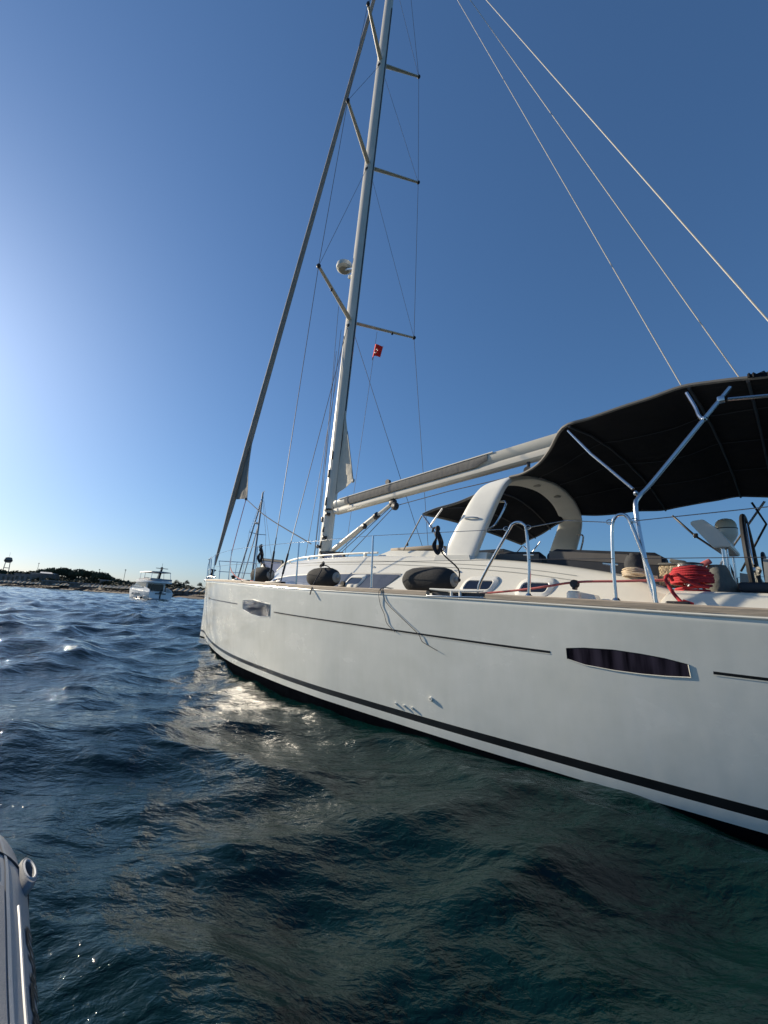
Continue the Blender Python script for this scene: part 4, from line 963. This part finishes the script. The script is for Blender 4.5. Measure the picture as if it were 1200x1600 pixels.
# ------------------------------------------------------------------ far things: motor yacht, moored sailing boat
def azp(az, dist, z=0.0): return Vector((math.sin(R(az))*dist, math.cos(R(az))*dist, z))
navy = mat("dark_glazing", (.02, .023, .028), .15, var=.2, vscale=2)
farwhite = mat("yacht_white", (.82, .82, .80), .3, var=.04, vscale=1)
fargrey = mat("yacht_grey", (.30, .31, .33), .5, var=.1, vscale=1)
def motor_yacht():
    rz = R(208-180)   # length axis: local +X forward
    base = azp(-28.6, 96, 0)
    e = empty("motor_yacht", base, R(138), label="white flybridge motor yacht seen from its stern quarter, anchored off the beach", cat="motor yacht")
    e.scale = (.82, .82, .82)
    V = Vector
    # hull: x from stern (-9) to bow (+9)
    m = MB(); rings = []
    for x, hw, zt in ((-9, 2.55, 1.75), (-7, 2.75, 1.8), (-3, 2.85, 1.95), (1, 2.8, 2.15), (4.5, 2.3, 2.35), (7, 1.35, 2.55), (8.7, .35, 2.75), (9.1, .05, 2.8)):
        rings.append([V((x, hw*.72, -.4)), V((x, hw*.88, .1)), V((x, hw*.97, zt*.6)), V((x, hw, zt)), V((x, -hw, zt)), V((x, -hw*.97, zt*.6)), V((x, -hw*.88, .1)), V((x, -hw*.72, -.4))])
    m.rings(rings); hl = m.build("hull", farwhite, e)
    m = MB(); m.rings([[V((x, s_*(hw*.955+.03), .0)), V((x, s_*(hw*.955+.03), .22))] for s_ in (1,) for x, hw in ((-9, 2.42), (-3, 2.72), (1, 2.68), (4.5, 2.2), (7, 1.3))], False, False); m.build("boot_stripe", navy, hl)
    m = MB(); m.box((-9.9, 0, .3), (1.9, 4.9, .14), bev=.04); m.box((-9.9, 0, .08), (1.9, 4.7, .3), bev=.04); m.build("swim_platform", fargrey, e)
    for s_ in (1, -1):
        m = MB(); m.rings([[V((x, s_*2.84, 1.0)), V((x, s_*2.86, 1.4))] for x in (-4, -1, 1)], False, False); m.build("hull_window", navy, hl)
    # dark cross-shaped boarding fitting on the transom
    m = MB(); m.box((-9.1, .2, 1.2), (.12, .28, 1.7), bev=.04); m.box((-9.15, .2, 1.45), (.12, 2.3, .22), bev=.05); m.box((-9.12, .2, 1.75), (.14, .6, .34), bev=.08); m.build("passerelle", navy, e)
    # main cabin
    m = MB(); m.hexa([V((-5.2, 2.1, 1.8)), V((4.6, 1.9, 2.1)), V((4.6, -1.9, 2.1)), V((-5.2, -2.1, 1.8))], [V((-5.4, 2.0, 3.9)), V((2.4, 1.7, 3.9)), V((2.4, -1.7, 3.9)), V((-5.4, -2.0, 3.9))]); sal = m.build("deckhouse", farwhite, e)
    for s_ in (1, -1):
        m = MB(); m.hexa([V((-4.9, s_*2.10, 2.6)), V((3.6, s_*1.98, 2.7)), V((3.6, s_*1.85, 2.7)), V((-4.9, s_*1.9, 2.6))], [V((-4.9, s_*2.06, 3.6)), V((2.6, s_*1.86, 3.6)), V((2.6, s_*1.75, 3.6)), V((-4.9, s_*1.8, 3.6))]); m.build("side_window", navy, sal)
        m = MB(); m.hexa([V((-8.9, s_*2.5, 1.75)), V((-5.2, s_*2.6, 1.8)), V((-5.2, s_*2.4, 1.8)), V((-8.9, s_*2.35, 1.75))], [V((-8.3, s_*2.4, 2.3)), V((-5.2, s_*2.5, 2.9)), V((-5.2, s_*2.3, 2.9)), V((-8.3, s_*2.25, 2.3))]); m.build("bulwark_wing", farwhite, e)
    m = MB(); m.box((-5.45, -.3, 2.8), (.1, 2.6, 1.5)); m.box((-5.47, 1.45, 2.7), (.1, .7, 1.7)); m.build("saloon_door", navy, sal)
    m = MB(); m.hexa([V((4.45, 1.6, 2.35)), V((4.55, -1.6, 2.35)), V((2.9, -1.45, 3.65)), V((2.9, 1.45, 3.65))], [V((4.65, 1.6, 2.4)), V((4.75, -1.6, 2.4)), V((3.05, -1.45, 3.7)), V((3.05, 1.45, 3.7))]); m.build("windscreen", navy, sal)
    # flybridge
    m = MB(); rings = []
    for x, hw in ((-8.3, 2.25), (-7.5, 2.5), (-3, 2.5), (1.5, 2.2), (3.2, 1.6), (3.8, .8)):
        rings.append([V((x, hw, 3.85)), V((x, hw+.05, 4.1)), V((x, hw, 4.5 if x > -5 else 4.2)), V((x, -hw, 4.5 if x > -5 else 4.2)), V((x, -hw-.05, 4.1)), V((x, -hw, 3.85))])
    m.rings(rings); fb = m.build("flybridge", farwhite, e)
    m = MB()
    for s_ in (1, -1): m.rings([[V((x, s_*2.4, 4.45)), V((x, s_*2.35, 4.8))] for x in (-7.8, -4, -.5)], False, False)
    m.rings([[V((-7.9, y, 4.3)), V((-7.9, y, 4.8))] for y in (-2.3, 2.3)], False, False); m.build("bridge_screen", fargrey, fb)
    m = MB(); m.box((-3, 0, 4.7), (3.5, 2.8, .5), bev=.1); m.box((.2, .5, 4.8), (.8, 1.2, .7), bev=.1); m.build("bridge_seat", fargrey, fb)
    m = MB(); rings = []
    for x, hw in ((-7.6, 1.9), (-7.2, 2.15), (-3, 2.2), (.4, 2.1), (.9, 1.7)): rings.append([V((x, hw, 6.25)), V((x, hw*.95, 6.4)), V((x, 0, 6.5)), V((x, -hw*.95, 6.4)), V((x, -hw, 6.25))])
    m.rings(rings); ht = m.build("hardtop", fargrey, e)
    for x, y in ((-7.2, 2.0), (-7.2, -2.0), (-.2, 1.95), (-.2, -1.95), (-3.2, 2.05), (-3.2, -2.05)):
        m = MB(); m.tube([V((x-.3, y*1.08, 4.4)), V((x, y, 6.28))], .05, 6); m.build("hardtop_post", farwhite, e)
    m = MB(); m.hexa([V((-6.1, .25, 4.5)), V((-5.2, .25, 4.5)), V((-5.2, -.25, 4.5)), V((-6.1, -.25, 4.5))], [V((-7.2, .15, 7.2)), V((-6.7, .15, 7.2)), V((-6.7, -.15, 7.2)), V((-7.2, -.15, 7.2))])
    m.box((-7, 0, 7.2), (.5, 2.6, .12), bev=.04); m.tube([V((-6.9, 0, 7.2)), V((-6.9, 0, 8.4))], .03, 6); m.lathe([(.28, 0), (.3, .1), (.1, .25)], (-6.9, .0, 7.3), (0, 0, 1), 12); m.build("radar_mast", navy, e)
    m = MB()
    for x in range(-4, 9, 1):
        hw = 2.75 if x < 2 else 2.75-(x-2)*.38
        m.tube([V((x, hw, 2.2)), V((x, hw, 3.0))], .02, 5)
    m.tube([V((-4, 2.75, 2.95)), V((2, 2.75, 3.05)), V((5, 1.7, 3.2)), V((8.6, .3, 3.5))], .025, 5); m.build("guard_rail", farwhite, e)
    m = MB(); m.tube([V((-6.3, 3.1, .35)), V((-4.6, 3.2, .35)), V((-4.2, 3.3, .4))], .28, 8, 3); m.build("side_fender", navy, e)
motor_yacht()

def moored_sailboat():
    base = azp(-16.9, 52, 0); e = empty("moored_sailboat", base, R(-45), label="distant moored sailing boat whose bare mast shows behind the bow deck", cat="sailing boat")
    V = Vector
    m = MB(); rings = []
    for x, hw, zt in ((-4.4, .05, 1.3), (-3, .85, 1.2), (-1, 1.5, 1.1), (2, 1.75, 1.0), (5.5, 1.4, 1.0), (6.4, 1.2, 1.0)):
        rings.append([V((x, hw*.5, -.3)), V((x, hw*.8, 0)), V((x, hw, zt)), V((x, -hw, zt)), V((x, -hw*.8, 0)), V((x, -hw*.5, -.3))])
    m.rings(rings); m.build("hull", farwhite, e)
    m = MB(); m.hexa([V((-1.8, .9, 1.1)), V((3, 1.2, 1)), V((3, -1.2, 1)), V((-1.8, -.9, 1.1))], [V((-1.2, .7, 1.5)), V((3, 1, 1.55)), V((3, -1, 1.55)), V((-1.2, -.7, 1.5))]); m.build("coachroof", farwhite, e)
    m = MB(); m.tube([V((0, 0, 1.2)), V((.12, 0, 14.1))], [.13, .10], 10); ms = m.build("mast", fargrey, e)
    m = MB(); m.tube([V((.1, 1.1, 9.0)), V((.05, 0, 8.9)), V((.1, -1.1, 9.0))], .04, 6); m.tube([V((.1, 0, 14.1)), V((.5, 0, 14.25)), V((-.4, .2, 14.25))], .03, 5); m.build("spreader", fargrey, ms)
    m = MB(); m.lathe([(.2, -.1), (.3, 0), (.2, .12)], (-.4, 0, 10.3), (0, 0, 1), 12); m.build("radar_dome", farwhite, ms)
    m = MB(); m.tube([V((-4.3, 0, 1.4)), V((-.02, 0, 12.9))], .09, 8); m.build("furled_jib", fargrey, e)
    m = MB(); m.tube([V((-2.9, 0, 1.3)), V((0, 0, 10))], .06, 6); m.build("inner_stay", fargrey, e)
    m = MB()
    for s_ in (1, -1): m.tube([V((.5, s_*1.6, 1.1)), V((.1, s_*1.1, 9.0)), V((.12, 0, 13.6))], .02, 5)
    m.tube([V((6.2, 0, 1.1)), V((.12, 0, 14)), ], .018, 5); m.build("shrouds", fargrey, ms)
    m = MB(); m.tube([V((.2, 0, 2.6)), V((4.2, 0, 2.7))], [.16, .1], 8); m.build("boom", fargrey, e)
moored_sailboat()

# ------------------------------------------------------------------ shore
earth = mat("dry_earth", (.20, .15, .10), .95, var2=(.055, .055, .032), vscale=.09, bump=.3, bscale=.5)
sand = mat("beach_sand", (.075, .055, .042), .95, var=.3, vscale=.25)
rock = mat("shore_rock", (.11, .085, .065), .9, var=.45, vscale=.35, bump=.4, bscale=.6)
leafd = mat("pine_foliage", (.040, .052, .026), .9, var=.5, vscale=.4)
leafs = mat("shrub_foliage", (.052, .058, .032), .9, var=.5, vscale=.5)
bark = mat("bark", (.08, .06, .045), .9, var=.3, vscale=2)
wallc = mat("pale_wall", (.22, .215, .205), .8, var=.12, vscale=.5)
wallb = mat("brown_wall", (.17, .15, .14), .85, var=.2, vscale=.4)
roofw = mat("white_roof", (.6, .6, .58), .6, var=.08, vscale=.6)
roofg = mat("grey_roof", (.30, .31, .33), .7, var=.1, vscale=.6)
straw = mat("straw_thatch", (.5, .40, .28), .95, var=.3, vscale=3)
conc = mat("tower_concrete", (.20, .20, .20), .9, var=.2, vscale=.8)
# waterline of the shore: azimuth -> distance
SHT = [(-75, 420), (-42, 380), (-37, 330), (-33, 270), (-28, 200), (-22, 165), (-15, 150), (0, 150), (30, 190), (70, 260)]
HT_ = [(-75, 5), (-42, 6.0), (-36, 6.5), (-30, 4.6), (-26, 5.2), (-22, 4.0), (-17, 2.5), (0, 1.6), (70, 1.5)]
def shd(az): return mono(SHT, az)
def ground_h(az, r):      # r metres inland from the waterline
    H = mono(HT_, az)
    pts = [(-12, -1.5), (0, -.05), (6, .7), (14, 1.2), (20, 1.6), (30, H*.45), (55, H*.85), (90, H), (300, H+1.5)]
    return mono(pts, r)
m = MB(); rows = []
azs = [-75+1.0*i for i in range(146)]
rsn = [-12, -3, 0, 3, 6, 10, 14, 18, 22, 27, 34, 44, 55, 75, 100, 160, 300]
for a in azs:
    rows.append([azp(a, shd(a)+r+(random.uniform(-1.5, 1.5) if 3 < r < 100 else 0), ground_h(a, r)+(random.uniform(-.25, .35) if r > 6 else 0)) for r in rsn])
vr = [[m.bm.verts.new(p) for p in r] for r in rows]
for a, b in zip(vr[:-1], vr[1:]):
    for i in range(len(a)-1):
        m.mi = 0 if i < 6 else (1 if i < 9 else 2); f = m._f((a[i], b[i], b[i+1], a[i+1]))
m.build("shore_ground", [sand, rock, earth], None, None, label="low brown shore with sandy beach beyond the water", kind="structure")

def leaf_mesh(name, mt, n, shape, size, seed):
    rnd = random.Random(seed); me = bpy.data.meshes.new(name); vs = []; fs = []
    for k in range(n):
        p = shape(rnd); u = Vector((rnd.gauss(0, 1), rnd.gauss(0, 1), rnd.gauss(0, 1))).normalized(); v = u.orthogonal().normalized(); s_ = size*rnd.uniform(.5, 1.3)
        i = len(vs); vs += [p+u*s_, p+v*s_*.7, p-u*s_*.8, p-v*s_*.6]; fs.append((i, i+1, i+2, i+3))
    me.from_pydata(vs, [], fs); me.materials.append(mt); return me
def pine_shape(rnd):
    L = [(0, 0, 0, 1.0), (.45, .2, -.06, .62), (-.5, .1, -.05, .6), (.1, -.5, -.04, .6), (-.1, .5, -.1, .55)]
    x, y, z, r = L[rnd.choice((0, 0, 0, 1, 2, 3, 4))]
    a = rnd.uniform(0, 6.28); q = math.sqrt(rnd.random())*r; h = math.sqrt(max(0, 1-(q/r)**2))
    return Vector((x+q*math.cos(a), y+q*math.sin(a), z+.42*r*h*rnd.uniform(-.25, 1.0)-.05))
def bush_shape(rnd):
    a = rnd.uniform(0, 6.28); c = rnd.uniform(-.3, 1); q = math.sqrt(max(0, 1-c*c))*rnd.uniform(.5, 1)*(1+.25*math.sin(3*a)); return Vector((q*math.cos(a), q*math.sin(a), max(0, c)*rnd.uniform(.5, 1.05)))
PM = [leaf_mesh("pine_crown", leafd, 1500, pine_shape, .095, k) for k in range(3)]
SM = [leaf_mesh("shrub_crown", leafs, 420, bush_shape, .13, 10+k) for k in range(3)]
tm = MB(); tm.tube([(0, 0, -.1), (.02, .01, .4), (-.02, 0, .7), (0, .02, .98)], [.035, .026, .022, .012], 7, 3)
for a in range(5): tm.tube([(0, 0, .68+.03*a), (.12*math.cos(a*1.3), .12*math.sin(a*1.3), .92)], [.012, .005], 5)
tmo = tm.build("trunk", bark); TRUNK = tmo.data; bpy.data.objects.remove(tmo)
def tree(az, inland, h, wd, kind, label, group, crown=.42):
    d = shd(az)+inland; gz = ground_h(az, inland)-.2
    e = empty("pine_tree" if kind == 0 else "palm_tree" if kind == 2 else "shrub", azp(az, d, gz), random.uniform(0, 6), label=label, cat="tree" if kind != 1 else "shrub", group=group)
    me = PM[random.randrange(3)] if kind == 0 else SM[random.randrange(3)]
    c = bpy.data.objects.new("crown", me); col.objects.link(c); c.parent = e
    if kind == 0: c.location = (0, 0, h*.62); c.scale = (wd, wd, h*.95)
    elif kind == 2: c.location = (0, 0, h*.62); c.scale = (wd, wd, h*.38)
    else: c.scale = (wd, wd, h)
    if kind != 1:
        t = bpy.data.objects.new("trunk", TRUNK); col.objects.link(t); t.parent = e; t.scale = (h*.8, h*.8, h*.8)
# umbrella pines along the skyline, az, inland, height, half-width
pines = [(-41.9, 70, 7.4, 6), (-39.2, 85, 7.6, 6), (-38.4, 75, 9.2, 5.5), (-37.6, 70, 10.2, 6.5), (-36.75, 64, 10.4, 6), (-36.1, 72, 8.0, 5), (-35.35, 60, 9.6, 6), (-34.75, 66, 8.8, 5), (-34.2, 60, 8.6, 5), (-33.3, 55, 8.2, 5.5), (-32.6, 70, 6.0, 4), (-40.5, 90, 7.2, 6)]
words_ = ["leftmost", "second", "third", "fourth", "fifth", "sixth", "seventh", "eighth", "ninth", "tenth", "eleventh", "twelfth", "thirteenth"]
for k, (a, d, h, wd) in enumerate(sorted(pines)):
    tree(a, d, h, wd, 0, "flat-topped umbrella pine on the shore, %s from the left of the skyline" % words_[k], "umbrella pines behind the beach")
random.seed(5)
for k in range(44):
    a = -41.6+16.5*k/43+random.uniform(-.1, .1)
    tree(a, random.uniform(66, 80), random.uniform(3.4, 5.4)*(1 if a < -32 else .62), random.uniform(4, 6), 1, "tall dark thicket on the low ridge behind the beach buildings", "thickets on the ridge")
sh_n = 0
for k in range(80):
    a = -44+22.4*k/79+random.uniform(-.15, .15); h = random.uniform(2.2, 4.2)*(1 if a < -27 else .6)
    tree(a, random.uniform(24, 56), h, h*random.uniform(1.1, 1.9), 1, "dark green bush in the scrub on the shore behind the beach", "bushes on the shore slope")
for k, (a, h) in enumerate(((-25.6, 4.3), (-24.45, 4.4), (-22.9, 4.0))):
    tree(a, 60, h, 1.25, 2, "small round-crowned tree standing alone on the ridge right of the motor yacht, %s" % ["leftmost of three", "middle of three", "rightmost of three"][k], "small trees on the ridge")
for k, (a, h, wd) in enumerate(((-29.9, 3.4, 4.5), (-30.9, 4.2, 6), (-29.0, 3.8, 5.0), (-31.8, 4.6, 6), (-28.2, 3.2, 4.5))):
    tree(a, 44+2*k, h, wd, 1, "broad olive bush left of the motor yacht on the shore", "broad bushes left of the motor yacht")

def building(az, inland, L, D, H, mt, rf, label, z0=None, win=5, rot=0.0, roof_h=.3, slope=False):
    d = shd(az)+inland; gz = ground_h(az, inland)-.5 if z0 is None else z0
    e = empty("shore_building", azp(az, d, gz), R(-az)+rot, label=label, cat="building")
    m = MB(); m.box((0, 0, H/2), (L, D, H)); m.build("wall", mt, e)
    m = MB()
    if slope: m.hexa([(-L/2-.4, -D/2-.6, H), (L/2+.4, -D/2-.6, H), (L/2+.4, D/2+.4, H), (-L/2-.4, D/2+.4, H)], [(-L/2-.4, -D/2-.6, H+.15), (L/2+.4, -D/2-.6, H+.15), (L/2+.4, D/2+.4, H+1.3), (-L/2-.4, D/2+.4, H+1.3)])
    else: m.box((0, 0, H+roof_h/2+.005), (L+.8, D+.8, roof_h))
    m.build("roof", rf, e)
    for k in range(win):
        x = -L/2+L*(k+.5)/win; m = MB(); m.box((x, -D/2-.01, H*.55), (L/win*.5, .06, H*.42)); m.build("window", navy, e)
building(-41.3, 34, 16, 8, 5.2, wallc, roofg, "grey two-storey building below the water tower", win=6)
building(-39.6, 36, 15, 8, 5.8, wallc, roofg, "pale block beside the pines right of the water tower", win=5)
building(-38.9, 58, 8, 6, 5.4, wallc, roofw, "small pale house half hidden by the pines", win=3)
building(-37.85, 50, 11, 7, 5.6, wallb, roofw, "low building with bright white sloping roof among the pines", win=4, slope=True)
building(-36.2, 26, 27, 6, 3.0, wallb, roofg, "long low beach bar with flat grey roof", win=9)
building(-34.2, 24, 20, 6, 2.8, wallb, roofg, "long low beach bar further right with grey roof", win=7)
building(-32.7, 50, 7, 5, 3.2, wallb, roofw, "small white roofed shed right of the pines", win=2)
building(-23.8, 22, 22, 4, 1.8, wallb, wallb, "low brown terrace wall building right of the motor yacht", win=7)
building(-21.2, 55, 5, 4, 2.6, wallc, roofw, "small pale hut near the bow of the sailing yacht", win=1)
# water tower
def tower():
    a = -41.45; d = 470; e = empty("water_tower", azp(a, d, 5), R(-a), label="concrete water tower on splayed legs above the left shore", cat="water tower")
    for sx in (1, -1):
        for sy in (1, -1):
            m = MB(); m.tube([(sx*3.6, sy*3.6, 0), (sx*2.3, sy*2.3, 16.5)], [.5, .4], 6); m.build("leg", conc, e)
    m = MB()
    for z, q in ((6, 3.15), (11, 2.75)):
        for x0, y0, x1, y1 in ((1, 1, 1, -1), (1, -1, -1, -1), (-1, -1, -1, 1), (-1, 1, 1, 1)): m.tube([(x0*q, y0*q, z), (x1*q, y1*q, z)], .3, 5)
    m.build("brace", conc, e)
    e.scale = (.62, .62, .86)
    m = MB(); m.lathe([(2.5, 16), (3.9, 16.8), (4.3, 18.2), (4.0, 19.8), (3.4, 20.0), (3.6, 20.3), (3.6, 20.7), (2.4, 21.2), (.4, 21.4)], (0, 0, 0), (0, 0, 1), 20); tk = m.build("tank", conc, e)
    m = MB(); m.lathe([(4.5, 17.6), (4.6, 17.6), (4.6, 18.6), (4.5, 18.6)], (0, 0, 0), (0, 0, 1), 20); m.build("gallery", bark, tk)
    m = MB(); m.tube([(0, 0, 22), (0, 0, 26)], .12, 5); m.build("antenna", bark, e)
tower()
for k, (a, h, lb) in enumerate(((-39.0, 13, "slim lamp mast beside the pines"), (-33.6, 9.5, "short pole with box above the pines"), (-31.1, 10, "thin faint mast above the scrub"))):
    m = MB(); d = shd(a)+60; p = azp(a, d, ground_h(a, 60)-.3); m.tube([p, p+Vector((0, 0, h))], .13, 6); m.box(p+Vector((0, 0, h)), (.7, .4, .5)); m.build("light_pole", bark, None, p, label=lb, cat="pole")
# straw umbrellas in a row on the beach
def umbrella(az, inland, lb, first=[None]):
    p = azp(az, shd(az)+inland, ground_h(az, inland)-.1)
    e = empty("beach_umbrella", p, random.uniform(0, 6), label=lb, cat="beach umbrella", group="straw umbrellas along the beach")
    if first[0] is None:
        m = MB(); m.lathe([(1.75, 1.8), (1.7, 1.95), (.85, 2.5), (.05, 3.0)], (0, 0, 0), (0, 0, 1), 12); c = m.build("thatch", straw, e)
        m = MB(); m.tube([(0, 0, 0), (0, 0, 2.8)], .06, 6); q = m.build("pole", bark, e); first[0] = (c.data, q.data)
    else:
        for nm, me in zip(("thatch", "pole"), first[0]):
            o = bpy.data.objects.new(nm, me); col.objects.link(o); o.parent = e
for k in range(34):
    a = -41.5+11.6*k/33+random.uniform(-.05, .05)
    umbrella(a, 7+random.uniform(-1, 1), "straw beach umbrella in the row along the left beach")
for k in range(30):
    a = -41.3+11.4*k/29+random.uniform(-.08, .08)
    umbrella(a, 14+random.uniform(-1, 1), "straw beach umbrella in the row along the left beach")
for k in range(6): umbrella(-25.3+.62*k, 9, "straw beach umbrella on the short beach right of the motor yacht")
